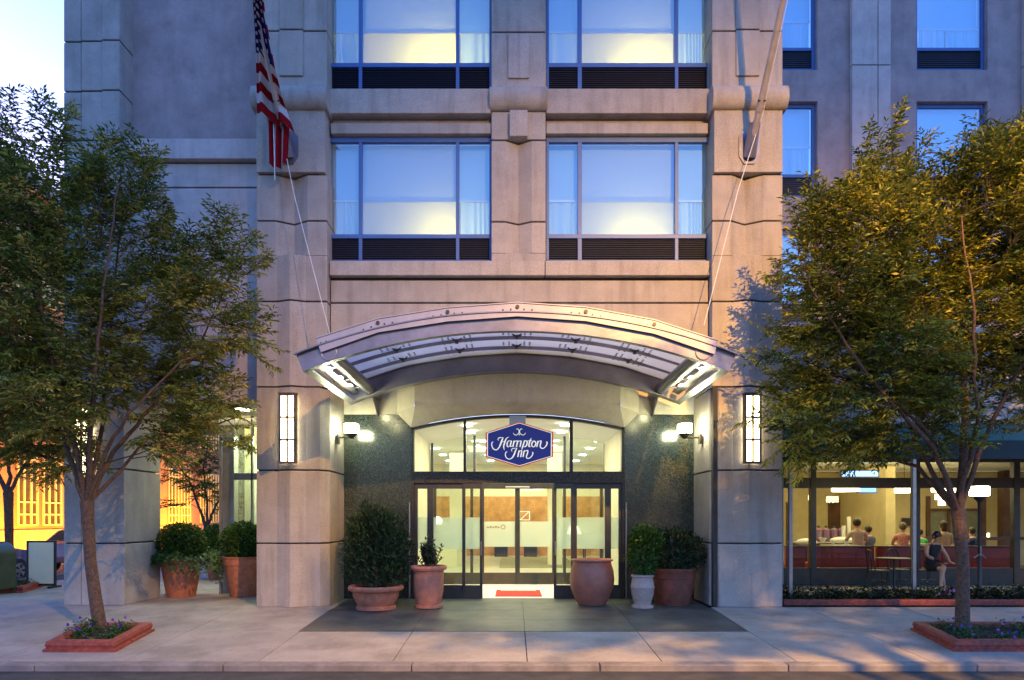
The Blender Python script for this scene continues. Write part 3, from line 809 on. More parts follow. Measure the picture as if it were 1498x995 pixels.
mb.box(X(1286, 22), X(1500, 22), 21.9, 22.1, .95, 1.05)
mb.build('wood_trim', M['wood_dark'], hotel)
mb = MB(); mb.box(X(1359, CB), X(1434, CB), CB - .05, CB - .012, zk(795), zk(748)); mb.build('service_hatch', mat('grey_shutter', (.2, .22, .17), .5), hotel)

# ---- canopy (part of the hotel)
canopy_c = X(755, 10.4); CR = 8.83; zA = 4.53; YF_, YB_ = 10.4, 13.4
cz0 = zA - CR
def arc_sweep(mb, x0, x1, y0, y1, o0, o1, n=48):
    t0, t1 = math.asin((x0 - canopy_c) / CR), math.asin((x1 - canopy_c) / CR)
    vs = []; fs = []
    for i in range(n + 1):
        t = t0 + (t1 - t0) * i / n; s, c_ = math.sin(t), math.cos(t)
        for y, o in ((y0, o0), (y1, o0), (y1, o1), (y0, o1)): vs.append((canopy_c + (CR + o) * s, y, cz0 + (CR + o) * c_))
    for i in range(n):
        for j in range(4): fs.append((i * 4 + j, i * 4 + (j + 1) % 4, i * 4 + 4 + (j + 1) % 4, i * 4 + 4 + j))
    fs += [(3, 2, 1, 0), (n * 4, n * 4 + 1, n * 4 + 2, n * 4 + 3)]
    mb.add(vs, fs)
e0, e1 = canopy_c - 3.25, canopy_c + 3.25
mb = MB()
arc_sweep(mb, e0, e1, YF_, YF_ + .02, .012, .255); arc_sweep(mb, e0 - .02, e1 + .02, YF_ - .08, YF_ + .12, .256, .275); arc_sweep(mb, e0, e1, YF_ - .0, YF_ + .12, -.006, .011)
can = mb.build('canopy', M['steel'], hotel, smooth=30)
mb = MB()
arc_sweep(mb, e0, e1, YB_, YB_ + .02, .012, .345); arc_sweep(mb, e0, e1, YB_ - .08, YB_ + .1, .346, .36); arc_sweep(mb, e0, e1, YB_ - .1, YB_ + .1, -.006, .011)
mb.build('rear_beam', M['steel'], can, smooth=30)
for s in (-1, 1):
    xe = canopy_c + s * 3.25; mb = MB()
    arc_sweep(mb, min(xe, xe - s * .015), max(xe, xe - s * .015), YF_ + .12, YB_ - .1, .012, .25, 1)
    arc_sweep(mb, min(xe, xe - s * .11), max(xe, xe - s * .11), YF_ + .12, YB_ - .1, -.004, .011, 2)
    mb.build('end_beam', M['steel'], can)
    xt = canopy_c + s * (2.85); zt_ = cz0 + math.sqrt((CR + .13) ** 2 - 2.85 ** 2)
    mb = MB(); mb.tube([(xt, YF_ - .006, zt_), (xt, 14.1, zt_)], .11, 22)
    mb.build('support_tube', M['steel'], can, smooth=40)
    mb = MB(); mb.prism_x([(13.4, zt_ - .05), (14.1, zt_ - .45), (14.1, zt_ - .05)], xt + s * -.02 - .01, xt + s * -.02 + .01); mb.build('bracket', M['steel'], can)
    mb = MB(); xq = canopy_c + s * 3.06
    arc_sweep(mb, xq - .06, xq + .06, YF_ + .15, YB_ - .2, .1, .22, 2); mb.build('stiffener', M['steel'], can)
    mb = MB()
    for yy in (11.2, 12.1, 12.9): mb.tube([(xq - .12 * s, yy, zt_ - .05), (xe - .02 * s, yy, zt_ - .1)], .02, 8)
    mb.build('cross_bar', M['steel'], can, smooth=True)
    # ring where tube meets beam
    mb = MB(); ring = [(xt + .115 * math.cos(t), YF_ - .012, zt_ + .115 * math.sin(t)) for t in [2 * math.pi * k / 28 for k in range(29)]]
    mb.tube(ring, .007, 6); mb.build('weld_ring', M['steel_edge'], can, smooth=True)
VX = [X(p, 10.35) for p in (462, 553, 655, 757, 857, 957, 1050)]
VZ = [Z(p, 10.35) for p in (496, 467, 451, 443.5, 450.5, 469, 499)]
for i in range(6):
    mb = MB(); a, b = VX[i], VX[i + 1]
    sl = 0.03 if i == 0 else 0; sr = 0.03 if i == 5 else 0
    mb.prism_y([(a + sl + .05 * (i == 0), VZ[i] - .2), (b - .05 * (i == 5), VZ[i + 1] - .2), (b, VZ[i + 1]), (a, VZ[i])], 10.34, 10.36)
    mb.prism_y([(a, VZ[i] + .001), (b, VZ[i + 1] + .001), (b, VZ[i + 1] + .016), (a, VZ[i] + .016)], 10.325, 10.42)
    mb.build('edge_plate', M['steel_edge'], can)
GY = [10.42, 11.2, 12.0, 12.7, 13.36]
for i in range(6):
    for j in range(4):
        a, b = VX[i] + .002, VX[i + 1] - .002; y0, y1 = GY[j] + .002, GY[j + 1] - .002
        mb = MB(); zA_, zB_ = VZ[i] - .03, VZ[i + 1] - .03
        mb.add([(a, y0, zA_), (b, y0, zB_), (b, y1, zB_), (a, y1, zA_), (a, y0, zA_ + .015), (b, y0, zB_ + .015), (b, y1, zB_ + .015), (a, y1, zA_ + .015)],
               [(0, 3, 2, 1), (4, 5, 6, 7), (0, 1, 5, 4), (1, 2, 6, 5), (2, 3, 7, 6), (3, 0, 4, 7)])
        mb.build('glass_panel', M['canopy_glass'], can)
for y in GY[1:4]:
    mb = MB(); arc_sweep(mb, e0 + .3, e1 - .3, y - .018, y + .018, .28, .335); mb.build('purlin', M['steel'], can, smooth=30)
for i in range(0, 7):
    mb = MB(); x = VX[i]; z = VZ[i]
    for dx in ((-.22, -.1, .1, .22) if 0 < i < 6 else (.08, .16) if i == 0 else (-.08, -.16)):
        sl = (VZ[min(i + 1, 6)] - z) / (VX[min(i + 1, 6)] - x) if dx > 0 and i < 6 else ((z - VZ[i - 1]) / (x - VX[i - 1]) if i else 0)
        mb.tube([(x + dx, 10.342, z - .09 + sl * dx), (x + dx, 10.33, z - .09 + sl * dx)], .013, 8)
    if 0 < i < 6: mb.tube([(x, 10.342, z - .06), (x, 10.32, z - .06)], .03, 10)
    mb.build('bolt', M['bronze'], can)
for i in range(1, 6):
    for j in range(1, 4):
        mb = MB(); x, y, z = VX[i], GY[j], VZ[i] - .045
        for dx in (-.24, -.14, .14, .24):
            for dy in (-.24, -.15, -.06, .06, .15, .24):
                sl = (VZ[i + 1] - VZ[i]) / (VX[i + 1] - VX[i]) if dx > 0 else (VZ[i] - VZ[i - 1]) / (VX[i] - VX[i - 1])
                mb.tube([(x + dx, y + dy, z + .0135 + sl * dx), (x + dx, y + dy, z + .006 + sl * dx)], .02, 6)
        for sx in (-1, 1):
            for sy in (-1, 1): mb.tube([(x, y, z - .035), (x + sx * .09, y + sy * .07, z + .01)], [.02, .01], 6)
        mb.tube([(x, y, z - .07), (x, y, z - .0)], .032, 8)
        mb.build('spider_fitting', M['bronze'], can)
def light_area(name, loc, size, w, col, rot=(0, 0, 0), sy=None, spread=None):
    l = bpy.data.lights.new(name, 'AREA'); l.energy = w * LK; l.color = col; l.size = size
    if sy: l.shape = 'RECTANGLE'; l.size_y = sy
    if spread: l.spread = spread
    o = bpy.data.objects.new(name, l); C.objects.link(o); o.location = loc; o.rotation_euler = rot; return o

# ------------------------------------------------------------------ sign
YS = 14.02
def sp(u, v, y=0): return (X(700 + u / 12.43, YS), YS + y, Z(610 + v / 12.43, YS))
sign = thing('hexagon_sign', 'blue hexagonal hotel sign with red and white border and white script, over the entrance doors', 'sign', sp(743, 910))
hexo = [(743, 88), (1362, 280), (1357, 725), (743, 910), (128, 725), (128, 285)]
def scaled(k): return [(743 + (u - 743) * k, 500 + (v - 500) * k) for u, v in hexo]
def hexm(k, y0, y1, nm, m, b=0):
    mb = MB(); mb.prism_y([(sp(u, v)[0], sp(u, v)[2]) for u, v in scaled(k)][::-1], YS + y0, YS + y1); return mb.build(nm, m, sign, bevel=b)
hexm(1.0, 0, .05, 'red_border', M['sign_red'], .004); hexm(.958, -.004, 0.0, 'white_border', M['sign_white']); hexm(.93, -.008, -.0045, 'face', M['sign_blue'])
def bez(pts, n=10):
    """Catmull-Rom through pts (u,v,w)"""
    out = []; p = [pts[0]] + pts + [pts[-1]]
    for i in range(1, len(p) - 2):
        for k in range(n):
            t = k / n
            out.append(tuple(.5 * ((2 * p[i][a]) + (-p[i - 1][a] + p[i + 1][a]) * t + (2 * p[i - 1][a] - 5 * p[i][a] + 4 * p[i + 1][a] - p[i + 2][a]) * t * t + (-p[i - 1][a] + 3 * p[i][a] - 3 * p[i + 1][a] + p[i + 2][a]) * t ** 3) for a in range(3)))
    out.append(pts[-1]); return out
SL = 0
def stroke(mb, pts, y=-.012, n=8):
    q = bez([(a, b, c * .82) for a, b, c in pts], n); SLn = stroke.c = stroke.c + 1; y = y - .00025 * SLn
    L_ = []; R_ = []
    for i, (u, v, w) in enumerate(q):
        du = q[min(i + 1, len(q) - 1)][0] - q[max(i - 1, 0)][0]; dv = q[min(i + 1, len(q) - 1)][1] - q[max(i - 1, 0)][1]
        l = math.hypot(du, dv) or 1; nx, ny = -dv / l, du / l
        L_.append(sp(u + nx * w / 2, v + ny * w / 2, y)); R_.append(sp(u - nx * w / 2, v - ny * w / 2, y))
    vs = L_ + R_; k = len(q); mb.add(vs, [(i, i + 1, k + i + 1, k + i) for i in range(k - 1)])
stroke.c = 0
mb = MB()
S = lambda *p: stroke(mb, list(p))
S((368, 432, 8), (352, 405, 14), (385, 378, 18), (455, 378, 8))
S((448, 378, 14), (425, 430, 34), (400, 500, 34), (370, 560, 24), (325, 600, 20), (270, 580, 20), (242, 520, 20), (243, 475, 20), (268, 452, 10))
S((395, 462, 10), (440, 448, 12), (490, 446, 10))
S((550, 365, 10), (505, 395, 20), (475, 470, 32), (458, 540, 28), (470, 605, 8))
S((590, 438, 10), (545, 440, 18), (520, 490, 28), (528, 540, 22), (560, 535, 10), (592, 470, 10))
S((602, 432, 26), (585, 490, 30), (582, 535, 26), (612, 535, 8))
for a in (640, 706, 770):
    S((a + 10, 432, 24), (a - 2, 480, 30), (a - 16, 548, 26))
S((640, 480, 8), (665, 445, 14), (700, 436, 20)); S((706, 480, 8), (730, 445, 14), (765, 436, 20))
S((838, 425, 22), (820, 490, 32), (800, 550, 28), (785, 595, 14))
S((822, 470, 8), (850, 438, 14), (882, 446, 26), (880, 500, 30), (850, 542, 20), (812, 540, 8))
S((960, 385, 10), (940, 430, 26), (918, 500, 30), (920, 540, 24), (950, 535, 8)); S((893, 442, 12), (925, 434, 14), (975, 432, 10))
S((1010, 436, 18), (975, 470, 28), (968, 520, 26), (998, 548, 16), (1035, 515, 28), (1040, 465, 26), (1010, 436, 18))
S((1082, 435, 24), (1072, 490, 30), (1058, 548, 26))
S((1078, 480, 8), (1105, 445, 14), (1138, 440, 24), (1128, 490, 28), (1122, 540, 26), (1150, 572, 20), (1195, 562, 20), (1235, 515, 24), (1248, 465, 26), (1225, 455, 8))
S((612, 632, 8), (598, 600, 14), (630, 575, 16), (705, 570, 8))
S((698, 572, 14), (672, 620, 30), (650, 680, 32), (615, 740, 26), (560, 768, 18), (510, 745, 20), (488, 690, 20), (500, 645, 18), (525, 635, 8))
for a in (732, 826):
    S((a + 8, 608, 22), (a - 4, 660, 28), (a - 18, 730, 26))
S((730, 660, 8), (755, 622, 14), (790, 614, 22)); S((790, 614, 22), (778, 670, 28), (766, 732, 24))
S((822, 660, 8), (850, 622, 14), (896, 614, 22), (888, 670, 28), (872, 715, 26), (880, 750, 20), (925, 750, 18), (970, 710, 20), (990, 655, 22), (970, 640, 8))
mb.build('script_lettering', M['sign_white'], sign)
mb = MB()
for s in (-1, 1):
    q = [(743 + s * (a - 743), b, w) for a, b, w in [(690, 232, 6), (700, 218, 12), (722, 226, 14), (738, 260, 15), (728, 300, 15), (690, 330, 13), (650, 322, 13), (630, 290, 8)]]
    stroke(mb, q)
mb.quad(sp(743, 300, -.03), sp(752, 322, -.03), sp(743, 345, -.03), sp(734, 322, -.03))
mb.build('emblem', M['sign_white'], sign)
mb = MB(); mb.box(X(745, YS), X(769, YS), YS + .051, YE - .055, ze(622), ze(609)); mb.build('hanger', M['alu_grey'], sign)

# ------------------------------------------------------------------ wall sconces, lanterns
def sconce(px, y, Y, label, pyb=628, w=.31, h=1.28):
    x = X(px, Y); z = Z(pyb, Y)
    t = thing('wall_sconce', label, 'wall lamp', (x, Y, z - h / 2), 'tall grid wall sconces')
    fw = .036
    mb = MB(); mb.box(x - w / 2 + .012, x + w / 2 - .012, Y - .1, Y - .002, z - h / 2 + .012, z + h / 2 - .012); mb.build('lamp_glass', M['lamp_glass'], t)
    mb = MB()
    for xx in (x - w / 2, x - fw / 2, x + w / 2 - fw): mb.box(xx, xx + fw, Y - .125, Y - .002, z - h / 2, z + h / 2)
    for k in range(4):
        q = z - h / 2 + (h - fw) * k / 3; mb.box(x - w / 2 - .001, x + w / 2 + .001, Y - .128, Y - .001, q, q + fw)
    mb.box(x - w / 2 - .01, x + w / 2 + .01, Y - .135, Y, z + h / 2 - .002, z + h / 2 + .02)
    mb.build('frame', M['lamp_frame'], t)
sconce(423, 0, 12.69, 'tall glowing grid sconce on the pier left of the entrance'); sconce(1098.5, 0, 12.69, 'tall glowing grid sconce on the pier right of the entrance')
sconce(124, 0, 13.0, 'tall glowing grid sconce on the corner pier behind the left tree', 646)
def lantern(s, label):
    xw = X(478, 12.8) + .03 if s > 0 else X(1042, 12.8) - .03
    Yl = 13.45; zb_ = Z(640, Yl)
    t = thing('entrance_lantern', label, 'wall lamp', (xw, Yl, zb_ - .1), 'entrance lanterns')
    xc = X(514 if s > 0 else 1002, Yl)
    mb = MB(); mb.box(min(xw, xw + s * .04), max(xw, xw + s * .04), Yl - .07, Yl + .07, zb_ - .13, zb_ + .06)
    mb.tube([(xw + s * .03, Yl, zb_), (xc - s * .02, Yl, zb_ + .0), (xc, Yl, zb_ + .04)], .018, 8)
    mb.lathe([(.02, -.05), (.05, -.03), (.09, .02), (.13, .06)], xc, Yl, 16, zb_ + .02)
    mb.build('bracket', M['bronze'], t, smooth=40)
    mb = MB(); mb.box(xc - .115, xc + .115, Yl - .115, Yl + .115, zb_ + .085, zb_ + .26); mb.build('lamp_glass', M['lantern_glass'], t, bevel=.01)
    mb = MB()
    for sx in (-1, 1):
        for sy in (-1, 1): mb.box(xc + sx * .12 - .008, xc + sx * .12 + .008, Yl + sy * .12 - .008, Yl + sy * .12 + .008, zb_ + .08, zb_ + .27)
    mb.box(xc - .13, xc + .13, Yl - .13, Yl + .13, zb_ + .262, zb_ + .28)
    mb.build('cage', M['bronze'], t)
lantern(1, 'small glowing lantern on a bracket at the left granite wall'); lantern(-1, 'small glowing lantern on a bracket at the right granite wall')

# ------------------------------------------------------------------ flagpoles, flag
def flagpole(px, label, anchor, hal):
    x = X(px, 12.72); z = Z(216, 12.72)
    t = thing('flagpole', label, 'flagpole', (x, 12.74, z), 'slanting flagpoles')
    mb = MB(); w, h, c = .19, .30, .09
    mb.prism_y([(x - w + c, z - h), (x + w - c, z - h), (x + w, z - h + c * 1.6), (x + w, z + h - c), (x + w - c, z + h), (x - w + c, z + h), (x - w, z + h - c), (x - w, z - h + c * 1.6)], 12.71, 12.738)
    mb.tube([(x, 12.71, z - .18), (x, 12.42, z + .3)], [.12, .1], 14)
    mb.tube([(x, 12.71, z + .2), (x, 12.42, z + .28)], [.05, .05], 10)
    mb.build('base_plate', M['steel'], t, smooth=35)
    mb = MB(); d = Vector((0, -.70, .74)).normalized(); p0 = Vector((x, 12.5, z + .08))
    mb.tube([p0, p0 + d * 2.6, p0 + d * 4.4], [.058, .045, .025], 14); mb.ball(p0 + d * 4.42, .05)
    mb.tube([p0 + d * .42, p0 + d * .5], [.068, .068], 12)
    mb.build('pole', M['pole'], t, smooth=40)
    a = p0 + d * 4.3 + Vector((.04, 0, 0))
    mb = MB(); 
    for q in hal:
        mb.tube(q(p0, d), .0065, 5)
    mb.build('halyard', M['rope'], t, smooth=True)
    mb = MB(); mb.tube([p0 + d * .55 + Vector((-.07, -.05, 0)), p0 + d * .55 + Vector((.07, -.05, 0))], .014, 6); mb.build('cleat', M['dark'], t)
    return p0, d
flagpole(421, 'slanting flagpole flying the folded flag, on the left pier', None,
         [lambda p, d: [Vector((p.x - .02, 12.45, p.z - .0)), Vector((X(434, 12.3), 12.2, Z(290, 12.2))), Vector((X(482, 11.8), 11.8, Z(487, 11.8)))],
          lambda p, d: [Vector((X(400, 12.34), 12.34, Z(180, 12.34))), Vector((X(401, 12.0), 12.0, Z(215, 12.0))), Vector((X(402, 11.95), 11.95, Z(263, 11.95)))]])
flagpole(1096, 'bare slanting flagpole on the right pier', None,
         [lambda p, d: [Vector((p.x + .02, 12.42, p.z)), Vector((X(1078, 12.3), 12.25, Z(280, 12.25))), Vector((X(1030, 12.0), 12.0, Z(476, 12.0)))],
          lambda p, d: [p + d * .3 + Vector((.07, -.05, 0)), p + d * 4.3 + Vector((.05, -.02, -.02))]])
def flagmat():
    m, nt, out = _mat('flag_cloth'); L = nt.links.new
    uv = N(nt, 'ShaderNodeUVMap', uv_map='UVMap'); s = N(nt, 'ShaderNodeSeparateXYZ'); L(uv.outputs[0], s.inputs[0])
    def MT(op, a, b=None, c=None):
        n = N(nt, 'ShaderNodeMath', operation=op)
        for i, v in enumerate((a, b, c)):
            if v is None: continue
            if hasattr(v, 'is_linked') or hasattr(v, 'links'): L(v, n.inputs[i])
            else: n.inputs[i].default_value = v
        return n.outputs[0]
    st = MT('MODULO', MT('FLOOR', MT('MULTIPLY', s.outputs[1], 13.0)), 2.0)     # 0 red 1 white
    mx = N(nt, 'ShaderNodeMix', data_type='RGBA'); L(st, mx.inputs[0]); mx.inputs[6].default_value = (.24, .01, .016, 1); mx.inputs[7].default_value = (.5, .48, .5, 1)
    can_ = MT('MULTIPLY', MT('LESS_THAN', s.outputs[1], 7 / 13), MT('LESS_THAN', s.outputs[0], .93))
    a = MT('SUBTRACT', MT('FRACT', MT('MULTIPLY', s.outputs[0], 3.5)), .5)
    b = MT('SUBTRACT', MT('FRACT', MT('MULTIPLY', s.outputs[1], 9 * 13 / 7)), .5)
    r2 = MT('ADD', MT('MULTIPLY', a, a), MT('MULTIPLY', b, b)); star = MT('LESS_THAN', r2, .055)
    m2 = N(nt, 'ShaderNodeMix', data_type='RGBA'); L(star, m2.inputs[0]); m2.inputs[6].default_value = (.012, .015, .09, 1); m2.inputs[7].default_value = (.5, .5, .52, 1)
    m3 = N(nt, 'ShaderNodeMix', data_type='RGBA'); L(can_, m3.inputs[0]); L(mx.outputs[2], m3.inputs[6]); L(m2.outputs[2], m3.inputs[7])
    d = N(nt, 'ShaderNodeBsdfDiffuse'); t = N(nt, 'ShaderNodeBsdfTranslucent'); ms = N(nt, 'ShaderNodeMixShader'); ms.inputs[0].default_value = .25
    L(m3.outputs[2], d.inputs[0]); L(m3.outputs[2], t.inputs[0]); L(d.outputs[0], ms.inputs[1]); L(t.outputs[0], ms.inputs[2]); L(ms.outputs[0], out.inputs[0]); return m
def flag():
    me = bpy.data.meshes.new('flag'); vs = []; uvs = []; fs = []
    Yf = 11.0; nu, nv = 40, 60
    def lin(tab, v):
        for (v0, x0, y0), (v1, x1, y1) in zip(tab, tab[1:]):
            if v <= v1 + 1e-9:
                t = (v - v0) / (v1 - v0); return x0 + (x1 - x0) * t, y0 + (y1 - y0) * t
        return tab[-1][1:]
    Lt = [(0, 367, -30), (.54, 373, 74), (1, 375, 165)]; Rt = [(0, 384, -24), (.25, 388, 22), (.54, 403, 104), (.8, 415, 150), (1, 430, 193)]
    for j in range(nv + 1):
        v = j / nv
        (ax, ay), (bx, by) = lin(Lt, v), lin(Rt, v)
        for i in range(nu + 1):
            u = i / nu
            dy = .09 * math.sin(u * 11 + v * 2.5) * (.4 + v) + .04 * math.sin(u * 25 + v * 6)
            px = ax + (bx - ax) * u; py = ay + (by - ay) * (u ** 1.15) + 1.5 * math.sin(u * 9 + v * 4)
            Yf = 10.75 + 1.45 * min(1, v / .85) ; p = P(px, py, Yf); vs.append((p.x, Yf + dy * .6, p.z)); uvs.append((u, v))
    for j in range(nv):
        for i in range(nu): a = j * (nu + 1) + i; fs.append((a, a + 1, a + nu + 2, a + nu + 1))
    n0 = len(vs); nu2, nv2 = 30, 20    # the hanging fly end behind, stripes running down
    for j in range(nv2 + 1):
        t = j / nv2
        for i in range(nu2 + 1):
            u = i / nu2; px = 385 + 34 * u + (6 if 1 else 0) * t * (.5 - u); py = 150 + 30 * u + (82 - 30 * u + (10 * math.sin(u * 3.1))) * t
            dy = .0 + .06 * math.sin(u * 19 + 1) ; Yf = 12.22; p = P(px, py, Yf); vs.append((p.x, Yf + .1 + dy, p.z)); uvs.append((.95, 7.02 / 13 + u * 5.9 / 13))
    for j in range(nv2):
        for i in range(nu2): a = n0 + j * (nu2 + 1) + i; fs.append((a, a + 1, a + nu2 + 2, a + nu2 + 1))
    me.from_pydata(vs, [], fs); uvl = me.uv_layers.new(name='UVMap')
    for lp in me.loops: uvl.data[lp.index].uv = uvs[lp.vertex_index]
    for p in me.polygons: p.use_smooth = True
    me.materials.append(flagmat())
    o = bpy.data.objects.new('flag', me); C.objects.link(o)
    so = o.modifiers.new('thickness', 'SOLIDIFY'); so.thickness = .004
    tag(o, 'folded striped flag with white stars on blue, hanging above the left pier', 'flag')
flag()

# ------------------------------------------------------------------ planting helpers
def rand_in_ball(r, n):
    v = r.normal(0, 1, (n, 3)); v /= np.linalg.norm(v, axis=1)[:, None]; return v, r.random(n) ** (1 / 3)
def bush(parent, c, rad, n, ln, wid, m, seed, shell=.55, lumps=0, name='foliage', updir=.5, trim=None, taper=None):
    r = np.random.default_rng(seed); v, q = rand_in_ball(r, n)
    q = shell + (1 - shell) * q
    if lumps:
        ld, _ = rand_in_ball(r, lumps); dots = v @ ld.T; q = q * (1 + .16 * (dots.max(1) - .8) / .2)
    rad = np.array(rad); p = v * q[:, None] * rad
    if taper is not None:
        h = (p[:, 2] / rad[2] + 1) / 2; k = np.interp(h, [t[0] for t in taper], [t[1] for t in taper]); base = np.sqrt(np.clip(1 - (2 * h - 1) ** 2, .02, 1))
        p[:, 0] *= k / base; p[:, 1] *= k / base
    d = v * .8 + r.normal(0, .5, (n, 3)); d[:, 2] += updir
    tone = np.clip(r.normal(.45, .22, n), 0, .96)
    return leaves_obj(name, m, parent, p + np.array(c), d, ln * (.7 + .6 * r.random(n)), wid, tone, seed)

POTS = {
 'bowl': [(.0, 0), (.36, 0), (.36, .05), (.33, .07), (.36, .12), (.42, .24), (.42, .30), (.44, .33), (.50, .355), (.51, .395), (.49, .43), (.46, .435), (.43, .40), (.40, .36), (0, .36)],
 'tall': [(0, 0), (.26, 0), (.26, .05), (.22, .06), (.24, .12), (.275, .3), (.285, .6), (.28, .66), (.29, .69), (.33, .70), (.345, .74), (.33, .775), (.30, .78), (.27, .74), (0, .73)],
 'jar': [(0, 0), (.26, 0), (.34, .14), (.41, .32), (.43, .48), (.41, .66), (.365, .8), (.37, .83), (.41, .845), (.41, .87), (.36, .875), (.33, .84), (.35, .6), (.3, .3), (0, .3)],
 'small': [(0, 0), (.2, 0), (.2, .045), (.155, .055), (.165, .12), (.18, .16), (.185, .165), (.185, .19), (.2, .22), (.215, .36), (.22, .37), (.222, .39), (.215, .40), (.2, .5), (.185, .56), (.21, .575), (.21, .61), (.18, .615), (.16, .57), (0, .57)],
 'large': [(0, 0), (.33, 0), (.335, .03), (.35, .06), (.41, .44), (.415, .5), (.425, .51), (.43, .62), (.445, .64), (.45, .70), (.42, .705), (.39, .66), (0, .65)],
 'cone': [(0, 0), (.27, 0), (.285, .02), (.385, .62), (.4, .66), (.41, .67), (.42, .78), (.43, .79), (.44, .83), (.41, .84), (.38, .79), (0, .78)],
}
def potted(name, label, kind, px, Y, mt, soil_z=None, group=None, k=1.0):
    x = X(px, Y); z = gz2(Y) if -3.3 < x < 3.6 else gz(Y)
    t = thing(name, label, 'planter' if kind != 'jar' else 'pot', (x, Y, z), group)
    mb = MB(); mb.lathe([(a * k, b * k) for a, b in POTS[kind]], x, Y, 48, z); mb.build('pot', mt, t, smooth=35)
    if soil_z:
        r_ = POTS[kind][-2][0] * k * .98
        mb = MB(); mb.lathe([(0, soil_z * k), (r_, soil_z * k), (r_, soil_z * k + .01), (0, soil_z * k + .012)], x, Y, 24, z); mb.build('soil', M['soil'], t)
    return t, x, z
t, x, z = potted('potted_conifer', 'wide shallow terracotta bowl holding a bushy dark conifer', 'bowl', 550, 12.62, M['terracotta'], .385)
r_ = random.Random(77)
CL = [(-.3, .75, .32), (.3, .72, .3), (0, .8, .36), (-.36, 1.1, .3), (.34, 1.05, .3), (0, 1.15, .38), (-.25, 1.42, .3), (.22, 1.36, .28), (-.38, 1.5, .18), (-.05, 1.62, .26), (-.22, 1.78, .16), (.16, 1.66, .14), (.42, 1.3, .14)]
for i_, (dx, dz, q_) in enumerate(CL):
    bush(t, (x + dx, 12.78 + r_.uniform(-.1, .12), z + dz), (q_ * 1.05, q_ * .95, q_ * 1.1), int(9000 * q_ * q_ * 1.0), .10, .2, M['leaf_conifer'], 110 + i_, .25, 10, updir=.8, name='spray')
mb = MB(); mb.tube([(x, 12.66, z + .37), (x, 12.7, z + 1.6)], [.035, .01], 7); mb.build('stem', M['bark'], t)
t, x, z = potted('potted_shrub', 'tall rounded terracotta pot with a sparse dark-leaved shrub, left of the doors', 'tall', 627, 12.78, M['terracotta_pink'], .75)
mb = MB(); r_ = random.Random(4); pp = []; dd = []; tn = []
for k in range(34):
    a = r_.random() * 6.28; rr_ = r_.uniform(.02, .22); h = r_.uniform(.15, .42) + (.24 if -.3 < math.cos(a) * rr_ / .22 < .4 and r_.random() < .4 else 0)
    p0 = Vector((x + rr_ * .4 * math.cos(a), 12.78 + rr_ * .4 * math.sin(a), z + .75)); p1 = Vector((x + rr_ * 1.2 * math.cos(a), 12.78 + rr_ * 1.2 * math.sin(a), z + .75 + h)); mb.tube([p0, p1], [.006, .003], 5)
    for q in range(16):
        s = .15 + .85 * q / 15; aa = q * 2.4; pp.append(p0.lerp(p1, s)); dd.append((math.cos(aa), math.sin(aa), .9)); tn.append(r_.random() * .8)
mb.build('stem', M['bark'], t); leaves_obj('foliage', M['leaf_dark'], t, np.array([tuple(p) for p in pp]), dd, np.full(len(pp), .09), .36, tn, 3)
potted('clay_jar', 'big empty reddish clay jar standing right of the open doors', 'jar', 866, 13.18, M['glazed'])
t, x, z = potted('potted_schefflera', 'small pale ribbed pot with an upright bright green shrub', 'small', 940, 12.74, M['pale_clay'], .58)
bush(t, (x + .02, 12.76, z + 1.02), (.27, .26, .44), 1500, .085, .42, M['leaf_box'], 21, .2, 16, updir=.2)
bush(t, (x + .07, 12.76, z + 1.28), (.27, .25, .24), 800, .085, .42, M['leaf_box'], 22, .3, 10, updir=.3, name='top_growth')
mb = MB(); mb.tube([(x, 12.74, z + .57), (x + .02, 12.76, z + 1.2)], [.02, .008], 6); mb.build('stem', M['bark'], t)
t, x, z = potted('potted_laurel', 'large dark red planter with a low dark bush, in the corner behind the pale pot', 'large', 984, 13.24, M['terracotta_dark'], .66)
bush(t, (x, 13.24, z + .98), (.54, .42, .42), 3400, .085, .36, M['leaf_dark'], 31, .3, 24, updir=.5)
mb = MB(); mb.tube([(x, 13.24, z + .66), (x, 13.24, z + 1.1)], [.03, .01], 6); mb.build('stem', M['bark'], t)
